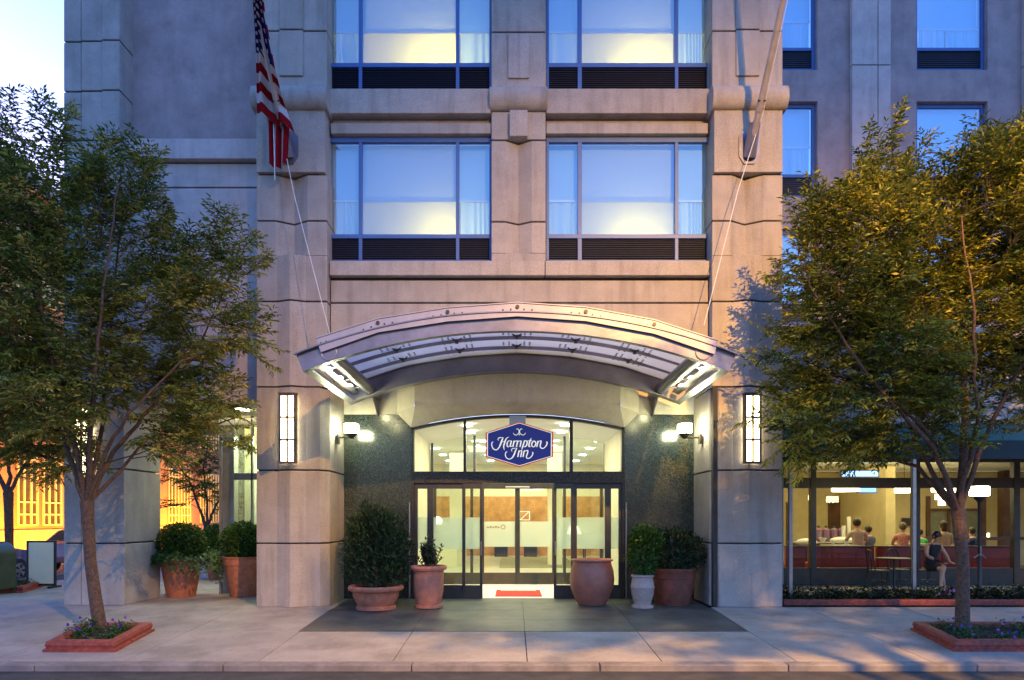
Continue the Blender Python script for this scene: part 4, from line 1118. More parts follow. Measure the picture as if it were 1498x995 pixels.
def boxwood(px, Y, label, seed, skirt=True, k=1.0):
    t, x, z = potted('boxwood_planter', label, 'cone', px, Y, M['terracotta'], .8, 'conical terracotta planters in the arcade', k)
    zb_ = z + .78 * k
    bush(t, (x, Y, zb_ + .36), (.43, .43, .37), 7500, .06, .5, M['leaf_box'], seed, .1, 50, updir=.2)
    mb = MB(); mb.tube([(x, Y, zb_), (x, Y, zb_ + .4)], [.03, .015], 6)
    for a in range(9): mb.tube([(x, Y, zb_ + .15), (x + .3 * math.cos(a * .7), Y + .3 * math.sin(a * .7), zb_ + .2 + .05 * a)], [.012, .005], 5)
    mb.build('stem', M['bark'], t)
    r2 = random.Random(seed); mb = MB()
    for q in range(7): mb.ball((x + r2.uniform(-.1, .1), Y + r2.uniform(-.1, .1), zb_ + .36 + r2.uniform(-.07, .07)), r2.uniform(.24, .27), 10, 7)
    mb.build('opaque_core', M['dark_green'], t, smooth=True)  # solid core added to stop the bright background showing through the leaves
    if skirt:
        r = np.random.default_rng(seed); n = 1500; a = r.random(n) * 6.283; q = .25 + .5 * np.sqrt(r.random(n)) * (1 + .35 * np.sin(a * 2 + 2.4))
        zz_ = zb_ + .12 - np.clip(q - .38, 0, 9) * .9 * r.random(n) * 1.2 + r.normal(0, .035, n)
        p = np.stack([x + q * np.cos(a), Y + q * np.sin(a), zz_], 1); d = np.stack([np.cos(a), np.sin(a), r.normal(-.1, .4, n)], 1)
        leaves_obj('trailing_ivy', M['leaf_ivy'], t, p, d, .06 + .05 * r.random(n), .75, np.clip(r.normal(.5, .25, n), 0, 1), seed)
boxwood(265, 14.5, 'conical terracotta planter with a boxwood ball over trailing ivy, by the corner pier', 41)
boxwood(357, 14.6, 'conical terracotta planter with a boxwood ball and no ivy, half hidden by the pier', 42, False, 1.02)
boxwood(320, 18.6, 'farthest conical terracotta planter, seen small between the two near ones', 43, True, .9)

# ------------------------------------------------------------------ trees
def tree(name, label, base, fork, limbs, blobs, nspray, Yc, seed, m='leaf', r0=.115, group=None, lsz=.09, warm=0, thick=1.0, trunk_mid=None, twig_n=8, shrink=.13, limb_k=1.0):
    r = random.Random(seed); nr = np.random.default_rng(seed)
    base = Vector(base); fork = Vector(fork)
    t = thing(name, label, 'tree', base, group)
    mb = MB()
    mid = Vector(trunk_mid) if trunk_mid else base.lerp(fork, .5) + Vector((.02, 0, 0))
    pts = [base + Vector((0, 0, -.05)), base + Vector((0, 0, .08)), base.lerp(mid, .5), mid, mid.lerp(fork, .6), fork]
    mb.tube(pts, [r0 * 1.35, r0 * 1.1, r0, r0 * .92, r0 * .95, r0 * 1.1], 14)
    nodes = []
    for L_ in limbs:
        k = L_[0] * limb_k; q = [fork + Vector((0, 0, -.08))] + [Vector(p) for p in L_[1:]]
        sm = []
        for i in range(len(q) - 1):
            for s in range(5):
                w = s / 5; p = q[i].lerp(q[i + 1], w); 
                sm.append(p + Vector((r.gauss(0, .012), r.gauss(0, .012), 0)) * (1 if i or s else 0))
        sm.append(q[-1]); n = len(sm)
        rad = [max(.012, k * (1 - .82 * i / (n - 1))) for i in range(n)]
        mb.tube(sm, rad, 9); nodes += [(p, rd) for p, rd in list(zip(sm, rad))[3:]]
    mb.build('trunk', M['bark'], t, smooth=60)
    br = MB(); LP = []; LD = []; LT = []; LL = []; LN = []
    area = sum(b[2] ** 2 for b in blobs)
    cen = Vector((X(sum(b[0] * b[2] ** 2 for b in blobs) / area, Yc), Yc, Z(sum(b[1] * b[2] ** 2 for b in blobs) / area, Yc)))
    sprays = []
    blobs = [(b[0], b[1], max(b[2] - shrink * F / Yc, b[2] * .55)) + tuple(b[3:]) for b in blobs]
    for b in blobs:
        k = max(3, int(nspray * b[2] ** 2 / area))
        dy = b[3] if len(b) > 3 else 0
        for _ in range(k):
            while True:
                v = Vector((r.uniform(-1, 1), r.uniform(-1, 1), r.uniform(-1, 1)))
                if .12 < v.length < 1: break
            v = v * (v.length ** -.35) * .98
            rad = b[2] * Yc / F
            Yp = Yc + dy + v.y * min(max(rad, .55), 1.3) * thick
            c = Vector((X(b[0], Yc) + v.x * rad, Yp, Z(b[1], Yc) + v.z * rad))
            sprays.append(c)
    sprays.sort(key=lambda q: (q - fork).length + r.uniform(0, .5))
    for c in sprays:
        best = min(nodes, key=lambda nd: (nd[0] - c).length + (1.2 * max(0, nd[0].z - c.z + .1)))
        p0 = best[0]; d = c - p0; ln = d.length
        tail = r.uniform(.34, .6)
        out = (d.normalized() + (c - cen).normalized() * .7 + Vector((r.gauss(0, .28), r.gauss(0, .28), .12 + r.gauss(0, .2)))).normalized()
        midp = p0.lerp(c, .55) + Vector((r.gauss(0, .05), r.gauss(0, .05), .07 * ln))
        e0_ = c - out * tail * .5; e1_ = c + out * tail * .25 ; e2_ = c + out * tail * .62 + Vector((0, 0, -.06 * tail))
        path = [p0, midp, e0_, e1_, e2_]
        rb = max(.0035, min(best[1] * .8, .006 + .007 * ln))
        br.tube(path, [rb, rb * .75, rb * .5, .004, .002], 5, cap=False)
        if rb > .0045: nodes += [(midp, rb * .8), (e0_, rb * .6)]
        hz = abs(out.z)
        side = out.cross(Vector((0, 0, 1)));
        if side.length < .1: side = Vector((1, 0, 0))
        side.normalize(); up = side.cross(out).normalized()
        tone0 = r.gauss(.42, .2)
        warmth = .25 if (warm and r.random() < warm) else 0
        def leafrow(a, b_, n, sdir):
            dirv = (b_ - a).normalized(); sd = dirv.cross(Vector((0, 0, 1)));
            if sd.length < .1: sd = Vector((1, 0, 0))
            sd.normalize()
            for i in range(n):
                q = a.lerp(b_, (i + .5) / n); sg = 1 if i % 2 else -1
                ld = dirv * .75 + sd * sg * .8 + Vector((r.gauss(0, .15), r.gauss(0, .15), -.18 + r.gauss(0, .18)))
                LP.append(tuple(q)); LD.append(tuple(ld)); LL.append(lsz * r.uniform(.55, 1.45)); LT.append(min(.96, max(0, tone0 + warmth + r.gauss(0, .13))))
            LP.append(tuple(b_)); LD.append(tuple(dirv)); LL.append(lsz); LT.append(min(.96, max(0, tone0 + warmth)))
        leafrow(e0_, e2_, int(10 * tail / .45), 1)
        for k in range(twig_n):
            s = (k + .3) / twig_n; a = (e0_.lerp(e1_, s / .55) if s < .55 else e1_.lerp(e2_, (s - .55) / .45))
            sg = 1 if k % 2 else -1
            tl = r.uniform(.14, .28) * (1.1 - .5 * s)
            b_ = a + (out * .75 + side * sg * .85 + up * r.gauss(0, .45) + Vector((0, 0, -.1))).normalized() * tl
            br.tube([a, b_], [.003, .0015], 3, cap=False); leafrow(a, b_, max(3, int(tl / .032)), 1)
    br.build('branches', M['twig'], t)
    leaves_obj('crown', M[m], t, LP, LD, LL, .36, LT, seed)
    return t, nodes, LP
# left street tree
YT = 10.6
def Pn(px, py, dy=0, Y=YT): return (X(px, Y), Y + dy, Z(py, Y))
bz = -.09
lt_limbs = [(.062, Pn(95, 668, .1), Pn(60, 560, .3), Pn(20, 430, .5), Pn(-30, 300, .6)),
            (.058, Pn(112, 640, -.1), Pn(92, 520, -.3), Pn(70, 380, -.4), Pn(55, 230, -.3)),
            (.055, Pn(128, 650, .3), Pn(135, 520, .5), Pn(140, 380, .5), Pn(165, 280, .4)),
            (.055, Pn(150, 640, -.3), Pn(175, 540, -.6), Pn(195, 420, -.7), Pn(205, 300, -.6)),
            (.058, Pn(155, 660, .2), Pn(200, 590, .4), Pn(265, 500, .6), Pn(320, 380, .5)),
            (.048, Pn(165, 665, -.2), Pn(215, 610, -.5), Pn(290, 540, -.5), Pn(370, 500, -.3)),
            (.04, Pn(180, 650, .5), Pn(240, 625, .8), Pn(320, 600, .7)),
            (.04, Pn(85, 650, .7), Pn(20, 600, 1.0), Pn(-50, 540, 1.2))]
lt_blobs = [(62, 212, 62, -.2), (175, 250, 62, .2), (235, 262, 26), (-20, 320, 100), (90, 330, 95, -.3), (195, 360, 75, .4), (160, 300, 48, -.3), (318, 330, 34, .3), (350, 372, 42), (285, 390, 55, .2),
            (-40, 480, 110, .3), (70, 460, 115, -.3), (190, 480, 100, .2), (300, 475, 78, -.1), (362, 468, 38), (385, 520, 24, -.3),
            (20, 590, 95, .3), (130, 575, 85, -.6), (225, 580, 75, .3), (300, 585, 62, 0), (335, 650, 30, .3), (60, 660, 55, .6), (260, 652, 32), (-50, 600, 90, .2), (205, 640, 40, .5)]
lt, nodes, LPts = tree('street_tree', 'leafy street tree with a leaning reddish trunk in the pavement bed at left', Pn(146, 925), Pn(127, 733), lt_limbs, lt_blobs, 1650, YT, 5, r0=.09, group='street trees', warm=.38, limb_k=.78, trunk_mid=Pn(132, 820))
r_ = np.random.default_rng(9)   # dead orange leaf tufts
pp = []; 
for (px, py, k, n) in ((84, 482, .13, 46), (72, 480, .08, 16), (90, 495, .08, 24), (33, 510, .06, 12), (6, 520, .1, 18), (74, 508, .06, 10), (86, 516, .06, 9), (60, 520, .05, 8), (5, 572, .08, 12)):
    c = np.array(Pn(px, py, -1.0, YT)); pp.append(c + r_.normal(0, k * .5, (n, 3)))
pp = np.concatenate(pp); M['leaf_dead'] = leafmat('dead_leaf', [(0, (.25, .07, .02)), (.6, (.42, .14, .04)), (1, (.5, .25, .08))], .2)
leaves_obj('dead_leaves', M['leaf_dead'], lt, pp, r_.normal(0, 1, pp.shape) + np.array([0, 0, -1.2]), np.full(len(pp), .085), .4, r_.random(len(pp)), 4)
# right street tree
YU = 10.7
def Pr(px, py, dy=0): return Pn(px, py, dy, YU)
rt_limbs = [(.085, Pr(1412, 640, .0), Pr(1425, 540, .2), Pr(1440, 400, .4), Pr(1455, 290, .4)),
            (.06, Pr(1385, 720, -.1), Pr(1345, 640, -.3), Pr(1290, 600, -.5), Pr(1200, 560, -.4)),
            (.055, Pr(1375, 690, .2), Pr(1350, 600, .5), Pr(1310, 470, .6), Pr(1290, 300, .4)),
            (.05, Pr(1430, 640, -.2), Pr(1470, 520, -.5), Pr(1520, 400, -.5), Pr(1570, 260, -.3)),
            (.05, Pr(1405, 620, -.4), Pr(1380, 480, -.7), Pr(1370, 340, -.6)),
            (.045, Pr(1365, 680, .4), Pr(1300, 650, .8), Pr(1220, 620, .9), Pr(1150, 600, .8)),
            (.045, Pr(1330, 660, -.6), Pr(1240, 560, -.6), Pr(1180, 450, -.4), Pr(1165, 400, -.2)),
            (.05, Pr(1440, 620, .5), Pr(1510, 540, .8), Pr(1600, 480, .8))]
rt_blobs = [(1290, 205, 26, .1), (1295, 265, 48, .1), (1240, 285, 38), (1372, 265, 36, .2), (1340, 225, 12), (1430, 260, 58, -.1), (1445, 290, 50, -.6), (1405, 265, 34, -.4), (1462, 330, 60, -.8), (1484, 212, 42, .2), (1550, 260, 80), (1205, 330, 45), (1180, 300, 14),
            (1270, 350, 75, -.3), (1370, 350, 85, .3), (1460, 350, 85, -.3), (1570, 370, 100), (1190, 390, 48, .2), (1250, 430, 75, -.2), (1340, 450, 90, .3), (1440, 450, 85, .2), (1540, 480, 90),
            (1180, 480, 45, .0), (1225, 520, 70, .2), (1310, 540, 80, -.4), (1400, 540, 70, .5), (1480, 540, 60, -.2), (1185, 580, 52, .3), (1165, 620, 36, -.2), (1235, 610, 60, -.3), (1290, 640, 45, .2), (1195, 650, 36, .4),
            (1350, 600, 45, -.3), (1130, 525, 26, -.1), (1120, 610, 16, .1), (1250, 655, 28), (1335, 665, 22, -.2), (1470, 600, 28, .3), (1550, 580, 60), (1380, 640, 26, -.4)]
rt, nodes2, _ = tree('street_tree', 'dense street tree with yellow-lit top and forked trunk in the pavement bed at right', Pr(1408, 922), Pr(1402, 745), rt_limbs, rt_blobs, 2500, YU, 8, shrink=.09, limb_k=.85, m='leaf_warm', r0=.097, group='street trees', trunk_mid=Pr(1409, 830))
# long drooping sprig reaching out to the right pier
mb = MB(); a0 = Vector(Pr(1160, 560)); a1 = Vector(Pr(1075, 459, -.1)); am = Vector(Pr(1125, 485)); q = [a0.lerp(am, k / 6) for k in range(6)] + [am.lerp(a1, k / 6) for k in range(7)]
mb.tube(q, .004, 4); mb.build('sprig', M['bark'], rt)
lp = []; ld = []
for k in range(40):
    s = k / 39 * (len(q) - 1.001); p = q[int(s)].lerp(q[int(s) + 1], s % 1); lp.append(tuple(p)); ld.append((-.5, .5 if k % 2 else -.5, -.7))
leaves_obj('sprig_leaves', M['leaf'], rt, lp, ld, np.full(40, .07), .36, np.full(40, .2), 4)
# side street trees
def Y2(px, py, Y, dy=0): return (X(px, Y), Y + dy, Z(py, Y))
YV = 16.4
tree('street_tree', 'slim dark street tree behind the green mailbox at the far left', (X(12, YV), YV, 0), Y2(12, 720, YV),
     [(.06, Y2(-5, 690, YV), Y2(-40, 600, YV, .4), Y2(-60, 480, YV)), (.055, Y2(14, 690, YV), Y2(20, 600, YV, -.4), Y2(15, 470, YV)), (.05, Y2(30, 690, YV), Y2(65, 620, YV, .3), Y2(95, 540, YV))],
     [(-30, 640, 60), (30, 640, 55), (80, 640, 45), (60, 570, 60), (-20, 560, 80), (20, 490, 60), (100, 660, 26)], 150, YV, 15, r0=.1, group='street trees', lsz=.1)
YX = 24.0
tree('street_tree', 'small tree seen through the open arcade in front of the orange-lit brick wall', (X(301, YX), YX, 0), Y2(302, 770, YX),
     [(.06, Y2(292, 745, YX), Y2(270, 700, YX, .3), Y2(250, 670, YX)), (.055, Y2(303, 740, YX), Y2(305, 690, YX, -.4), Y2(305, 640, YX)), (.05, Y2(315, 740, YX), Y2(335, 700, YX, .3), Y2(355, 670, YX))],
     [(262, 700, 26), (290, 720, 30), (315, 700, 36), (290, 670, 40), (335, 735, 24), (330, 660, 40), (270, 660, 24), (255, 735, 12)], 130, YX, 16, r0=.09, group='street trees', lsz=.12)
# ------------------------------------------------------------------ tree beds
def tree_bed(key, label, seed):
    pass
    if key == 'left': corners = [(X(62, 9.35), 9.42), (X(163, 9.35), 9.42), (X(216, 10.6), 10.72), (X(118, 10.7), 10.72)]
    elif key == 'right': corners = [(X(1397, 9.45), 9.45), (X(1545, 9.45), 9.45), (X(1510, 10.75), 10.78), (X(1338, 10.75), 10.78)]
    elif key == 'side': corners = [(X(-60, 15.2), 15.2), (X(33, 15.2), 15.2), (X(68, 16.9), 16.9), (X(-10, 16.9), 16.9)]
    t = thing('tree_bed', label, 'tree bed', (sum(c[0] for c in corners) / 4, sum(c[1] for c in corners) / 4, gz(sum(c[1] for c in corners) / 4)), 'red-edged tree beds')
    mb = MB(); w = .16
    def zzz(p, h): return (p[0], p[1], gz(p[1]) + h)
    cc_ = Vector((sum(c[0] for c in corners) / 4, sum(c[1] for c in corners) / 4))
    def inn(p, k):
        d = cc_ - Vector(p); return (p[0] + d.x / abs(d.x) * k, p[1] + d.y / abs(d.y) * k)
    rings = []
    for off, h in ((-.03, 0), (-.03, .035), (0, .045), (.0, .065), (-.012, .09), (0, .135), (.04, .15), (.11, .15), (.14, .13), (.14, .0)):
        rings.append([zzz(inn(p, off), h) for p in corners])
    vs = [v for r in rings for v in r]; fs = []
    for i in range(len(rings) - 1):
        for k in range(4): fs.append((i * 4 + k, i * 4 + (k + 1) % 4, i * 4 + 4 + (k + 1) % 4, i * 4 + 4 + k))
    mb.add(vs, fs); mb.build('edging', M['brick_edge'], t, smooth=35)
    mb = MB(); q = [zzz(inn(p, .13), .075) for p in corners]; 
    n = 12; r = random.Random(seed); vs = []; fs = []
    for j in range(n + 1):
        for i in range(n + 1):
            u, v = i / n, j / n; p = [(q[0][a] * (1 - u) + q[1][a] * u) * (1 - v) + (q[3][a] * (1 - u) + q[2][a] * u) * v for a in range(3)]
            vs.append((p[0], p[1], p[2] + (r.uniform(0, .03) if 0 < i < n and 0 < j < n else 0)))
    for j in range(n):
        for i in range(n): a = j * (n + 1) + i; fs.append((a, a + 1, a + n + 2, a + n + 1))
    mb.add(vs, fs); mb.build('soil', M['soil'], t, smooth=True)
    nr = np.random.default_rng(seed)
    def pt(u, v): 
        p = [(q[0][a] * (1 - u) + q[1][a] * u) * (1 - v) + (q[3][a] * (1 - u) + q[2][a] * u) * v for a in range(3)]; return np.array(p)
    lp = []; ld = []; fp = []; fd = []
    for k in range(46):
        u, v = nr.uniform(.04, .96), nr.uniform(.05, .95)
        if abs(u - .5) < .15 and abs(v - .5) < .3: continue
        b = pt(u, v); h = nr.uniform(.04, .14) + .08 * (nr.random() < .25)
        m_ = 26; a = nr.random(m_) * 6.28; rr_ = nr.random(m_) * .1
        lp.append(b + np.stack([rr_ * np.cos(a), rr_ * np.sin(a), nr.random(m_) * h], 1)); ld.append(np.stack([np.cos(a), np.sin(a), nr.normal(.4, .5, m_)], 1))
        if nr.random() < .4:
            a = np.arange(5) * 1.256 + nr.random(); c = b + [nr.normal(0, .03), nr.normal(0, .03) - .03, h + .035]
            fp.append(np.tile(c, (5, 1))); fd.append(np.stack([np.cos(a), np.full(5, -.4), np.sin(a)], 1))
    lp = np.concatenate(lp); ld = np.concatenate(ld)
    leaves_obj('bedding_plants', M['leaf_box'], t, lp, ld, np.full(len(lp), .05), .55, np.clip(nr.normal(.4, .25, len(lp)), 0, 1), seed)
    if fp:
        fp = np.concatenate(fp); fd = np.concatenate(fd); leaves_obj('violet_flowers', M['petal'], t, fp, fd, np.full(len(fp), .03), .9, nr.random(len(fp)), seed, fold=.02, norms=np.tile([0, -1, .3], (len(fp), 1)))
tree_bed('left', 'red-edged bed with violets round the leaning left street tree', 51)
tree_bed('right', 'red-edged bed round the forked trunk of the right street tree', 52)
tree_bed('side', 'red-edged bed beside the green mailbox at the far left', 53)

# planting bed along the terrace
tb = thing('terrace_planting_bed', 'low red-kerbed planting bed along the cafe terrace', 'planting bed', (X(1150, 13.1), 13.1, 0))
mb = MB(); mb.prism_x([(13.0, 0), (13.0, .09), (13.03, .11), (13.13, .11), (13.15, .09), (13.15, 0)], X(1147, 13), 24); mb.build('kerb_edging', M['brick_edge'], tb, bevel=.008)
mb = MB(); mb.box(X(1147, 13), 24, 13.151, 14.15, .005, .07); mb.build('soil', M['soil'], tb)
nr = np.random.default_rng(61); lp = []; ld = []; tn = []
for k in range(430):
    x = nr.uniform(5.35, 15); y = nr.uniform(13.2, 13.95); h = nr.uniform(.08, .24) * (1.3 if nr.random() < .2 else 1); m_ = 24; a = nr.random(m_) * 6.28; q = nr.random(m_) * .13
    lp.append(np.stack([x + q * np.cos(a), y + q * np.sin(a), .07 + nr.random(m_) * h], 1)); ld.append(np.stack([np.cos(a), np.sin(a), nr.normal(.5, .5, m_)], 1)); tn.append(np.clip(nr.normal(nr.choice([.15, .45]), .15, m_), 0, 1))
lp = np.concatenate(lp); o = leaves_obj('ground_cover', M['leaf_dark'], tb, lp, np.concatenate(ld), np.full(len(lp), .07), .5, np.concatenate(tn), 5)
fp = []; fd = []
for k in range(22):
    x = nr.uniform(5.4, 14) if k > 10 else nr.normal(X(1388, 13.3), .12); a = np.arange(5) * 1.256; c = np.array([x, nr.uniform(13.2, 13.4), nr.uniform(.18, .3)])
    fp.append(np.tile(c, (5, 1))); fd.append(np.stack([np.cos(a), np.full(5, -.4), np.sin(a)], 1))
fp = np.concatenate(fp); leaves_obj('pink_flowers', M['petal'], tb, fp, np.concatenate(fd), np.full(len(fp), .026), .9, np.full(len(fp), .9), 6, fold=.02, norms=np.tile([0, -1, .3], (len(fp), 1)))

# ------------------------------------------------------------------ awning with posts
aw = thing('awning', 'long teal canvas awning with a darker valance over the cafe terrace', 'awning', (X(1150, 13.5), 13.5, 2.8))
ya, yb_ = 13.4, 14.55; z0a, z1a, z2a = 2.83, 3.19, 3.68
x0a, x1a = X(1147, 13.4), 23
mb = MB(); n = 40; vs = []; fs = []
for i in range(n + 1):
    x = x0a + (x1a - x0a) * i / n; sag = .02 * math.sin(i * 1.9)
    vs += [(x, ya, z1a), (x, (ya + yb_) / 2, (z1a + z2a) / 2 - .025 + sag * .5), (x, yb_, z2a)]
for i in range(n):
    for j in range(2): a = i * 3 + j; fs.append((a, a + 3, a + 4, a + 1))
mb.add(vs, fs); o = mb.build('canvas_slope', M['awning'], aw, smooth=True); so = o.modifiers.new('t', 'SOLIDIFY'); so.thickness = .01
mb = MB(); mb.box(x0a, x1a, ya - .01, ya - .0, z0a, z1a + .0); mb.build('valance', M['awning_dark'], aw)
mb = MB(); mb.add([(x0a, ya, z0a), (x0a, yb_, z0a), (x0a, yb_, z2a), (x0a, ya, z1a)], [(0, 1, 2, 3)]); mb.build('side_panel', M['awning_dark'], aw)
for px in (1156.5, 1337, 1560):
    mb = MB(); x = X(px, 13.45); mb.box(x - .035, x + .035, 13.42, 13.49, 0, z1a); mb.build('post', M['alu_grey'], aw, bevel=.006)

# ------------------------------------------------------------------ people
def skin_body(name, parent, nodes, edges, mats, classify, sub=2):
    me = bpy.data.meshes.new(name); me.from_pydata([n[0] for n in nodes], edges, [])
    o = bpy.data.objects.new(name, me); C.objects.link(o)
    o.modifiers.new('skin', 'SKIN'); sm = o.modifiers.new('sub', 'SUBSURF'); sm.levels = sub; sm.render_levels = sub
    for i, n in enumerate(nodes):
        r = n[1]; me.skin_vertices[0].data[i].radius = (r, r) if not hasattr(r, '__len__') else r
    me.skin_vertices[0].data[0].use_root = True
    dg = bpy.context.evaluated_depsgraph_get(); dg.update()
    nm = bpy.data.meshes.new_from_object(o.evaluated_get(dg))
    o.modifiers.clear(); o.data = nm; nm.name = name
    for m in mats: nm.materials.append(m)
    for p in nm.polygons: p.use_smooth = True; p.material_index = classify(p.center)
    o.parent = parent; return o
def person(label, loc, rz, top, hair, pose='sit', skirt=False, lean=.0, k=1.0, hair_kind='short', legs='front'):
    t = thing('person', label, 'person', loc, None, rz)
    def S_(v): return (v[0] * k, v[1] * k, v[2] * k)
    ln = lean
    nd = [((0, .02, .52), (.15, .12)), ((0, .0 - ln * .3, .68), (.125, .10)), ((0, -.01 - ln * .7, .88), (.15, .105)), ((0, -.01 - ln, 1.02), (.13, .09)), ((0, -.03 - ln * 1.15, 1.10), (.055, .055)),
          ((0, -.05 - ln * 1.4, 1.17), (.058, .065)), ((0, -.06 - ln * 1.5, 1.235), (.078, .095)), ((0, -.05 - ln * 1.55, 1.31), (.062, .075))]
    ed = [(0, 1), (1, 2), (2, 3), (3, 4), (4, 5), (5, 6), (6, 7)]
    for s in (-1, 1):
        i = len(nd)
        if legs == 'front':
            kn = (s * .11, -.42, .54); an = (s * .10, -.42, .1); to = (s * .11, -.56, .045)
        else:   # crossed legs of the woman
            kn = (.02 if s > 0 else -.05, -.42, .57 if s > 0 else .52); an = (-.13 if s > 0 else .06, -.5 if s > 0 else -.38, .2 if s > 0 else .1); to = (-.19 if s > 0 else .06, -.6 if s > 0 else -.52, .12 if s > 0 else .04)
        el = (s * .25, -.10 - ln, .80); wr = (s * .12, -.33 - ln * .3, .70) if legs == 'front' else (s * .10 + .1, -.38, .66)
        nd += [((s * .17, -.0 - ln, 1.01), .058), (el, .04), (wr, .026), ((wr[0] - s * .015, wr[1] - .06, wr[2] - .005), (.036, .018))]
        ed += [(3, i), (i, i + 1), (i + 1, i + 2), (i + 2, i + 3)]
        for f in range(5):
            a = (f - 2) * .018; j = len(nd)
            if f == 0: p1 = (wr[0] - s * .05, wr[1] - .06, wr[2]); p2 = (wr[0] - s * .065, wr[1] - .09, wr[2] - .01)
            else: p1 = (wr[0] - s * .015 + a * s, wr[1] - .105, wr[2] - .012); p2 = (wr[0] - s * .015 + a * s * 1.1, wr[1] - .135 + abs(a) * .3, wr[2] - .03)
            nd += [(p1, .009), (p2, .008)]; ed += [(i + 3, j), (j, j + 1)]
        j = len(nd)
        nd += [((s * .09, -.06, .52), .085), (kn, .058), ((kn[0] * .5 + an[0] * .5, kn[1] * .5 + an[1] * .5 + .02, kn[2] * .55 + an[2] * .45), .05), (an, .035), (to, (.04, .025))]
        ed += [(0, j), (j, j + 1), (j + 1, j + 2), (j + 2, j + 3), (j + 3, j + 4)]
    nd = [(S_(a), (r * k if not hasattr(r, '__len__') else (r[0] * k, r[1] * k))) for a, r in nd]
    def cls(c):
        x, y, z = c.x / k, c.y / k, c.z / k
        if skirt:
            if z > 1.06 or abs(x) > .15 and z > .6: return 0
            if y < -.36 and z < .66: return 0
            return 1
        if z > 1.07: return 0
        if z < .16: return 2
        if abs(x) > .2 and z < .86 or (y < -.2 - ln and z > .6): return 0
        return 1 if z > .6 else 2
    body = skin_body('body', t, nd, ed, [M['skin'], top, M['dark']], cls)
    hx, hy, hz = S_((0, -.06 - ln * 1.5, 1.25))
    mb = MB(); n = 14
    mb.ball((hx, hy + .022 * k, hz + .022 * k), (.093 * k, .103 * k, .11 * k), 18, 12)
    vs = [v for v in mb.v]
    if hair_kind == 'long': mb.ball((hx, hy + .06 * k, hz - .07 * k), (.085 * k, .06 * k, .12 * k), 14, 10)
    if hair_kind == 'bun': mb.ball((hx, hy + .11 * k, hz + .05 * k), .045 * k, 12, 8)
    mb.build('hair', hair, t, smooth=True, local=True)
    mb = MB()
    for s in (-1, 1):
        mb.ball((hx + s * .033 * k, hy - .088 * k, hz - .005 * k), (.014 * k, .008 * k, .009 * k), 8, 6)
    mb.ball((hx, hy - .09 * k, hz - .062 * k), (.024 * k, .008 * k, .006 * k), 8, 6); mb.build('eyes_and_mouth', mat('face_feature', (.09, .03, .02), .5), t, local=True, smooth=True)
    mb = MB(); mb.ball((hx, hy - .1 * k, hz - .028 * k), (.012 * k, .02 * k, .022 * k), 8, 6)
    for s in (-1, 1): mb.ball((hx + s * .085 * k, hy + .0, hz - .01 * k), (.01 * k, .018 * k, .026 * k), 8, 6)
    mb.build('nose_and_ears', M['skin'], t, local=True, smooth=True)
    return t
cl = {n: mat('cloth_' + n, c, .85, .1, 25) for n, c in {'peach': (.62, .45, .36), 'black': (.02, .018, .02), 'beige': (.5, .42, .24), 'green': (.1, .6, .2), 'navy': (.03, .04, .1), 'slate_blue': (.1, .16, .28)}.items()}
cl['floral'] = mat('cloth_floral', (.6, .04, .03), .85, .3, 40, col2=(.7, .5, .35))
def feet(px, Y): return (X(px, Y), Y, .005)
person('woman in a black dress with dark hair, seated cross-legged on a terrace chair', (X(1360, 15.75), 15.75, .005), R(8), cl['black'], M['hair_dark'], skirt=True, lean=.12, legs='cross', hair_kind='bun')
BF = .2     # cafe floor lift for diners so that heads rise above the booths
person('broad diner with short dark hair and peach top, seated with back to the cafe window', (X(1256, 18.7), 18.7, .12), R(170), cl['peach'], M['hair_dark'], lean=.05, k=1.12)
person('diner in a slate-blue top half hidden beside the one in peach', (X(1272, 19.3), 19.3, .08), R(200), cl['slate_blue'], M['hair_dark'], k=1.0)
person('diner in a red floral top seen over the booth', (X(1321, 18.9), 18.9, .1), R(150), cl['floral'], M['hair_grey'], k=1.05)
person('diner in a bright green top beside the window post', (X(1347, 19.5), 19.5, .06), R(180), cl['green'], M['hair_dark'], k=.95)
person('diner with black hair and beige top, seen behind the woman on the terrace', (X(1382, 18.8), 18.8, .1), R(185), cl['beige'], M['hair_dark'], k=1.08, hair_kind='long')
person('diner in a navy top behind the tree trunk', (X(1424, 19.2), 19.2, .06), R(215), cl['navy'], M['hair_dark'], k=.98)

# ------------------------------------------------------------------ terrace furniture
def bistro_chair(loc, rz, label, group='terrace chairs'):
    t = thing('bistro_chair', label, 'chair', loc, group, rz)
    mb = MB(); mb.lathe([(0, .44), (.2, .44), (.21, .455), (.2, .47), (0, .47)], 0, 0, 24); mb.build('seat', M['wood_dark'], t, smooth=40, local=True)
    for sx, sy in ((-1, -1), (1, -1)):
        mb = MB(); mb.tube([(sx * .15, sy * .14, .45), (sx * .2, sy * .2, 0)], .014, 7); mb.build('leg', M['dark'], t, smooth=True, local=True)
    for sx in (-1, 1):
        mb = MB(); mb.tube([(sx * .18, .26, 0), (sx * .16, .17, .45), (sx * .17, .2, .7), (sx * .12, .23, .88)], .014, 7); mb.build('leg', M['dark'], t, smooth=True, local=True)
    mb = MB(); mb.tube([(-.12, .23, .88), (-.06, .235, .92), (.06, .235, .92), (.12, .23, .88)], .014, 7)
    mb.tube([(-.05, .2, .47), (-.09, .21, .68), (0, .235, .92)], .009, 6); mb.tube([(.05, .2, .47), (.09, .21, .68), (0, .235, .92)], .009, 6)
    mb.build('backrest', M['dark'], t, smooth=True, local=True)
    mb = MB(); mb.tube([(.14 * math.cos(a), .14 * math.sin(a), .22) for a in [k * math.pi / 8 for k in range(17)]], .008, 5); mb.build('stretcher', M['dark'], t, smooth=True, local=True)
    return t
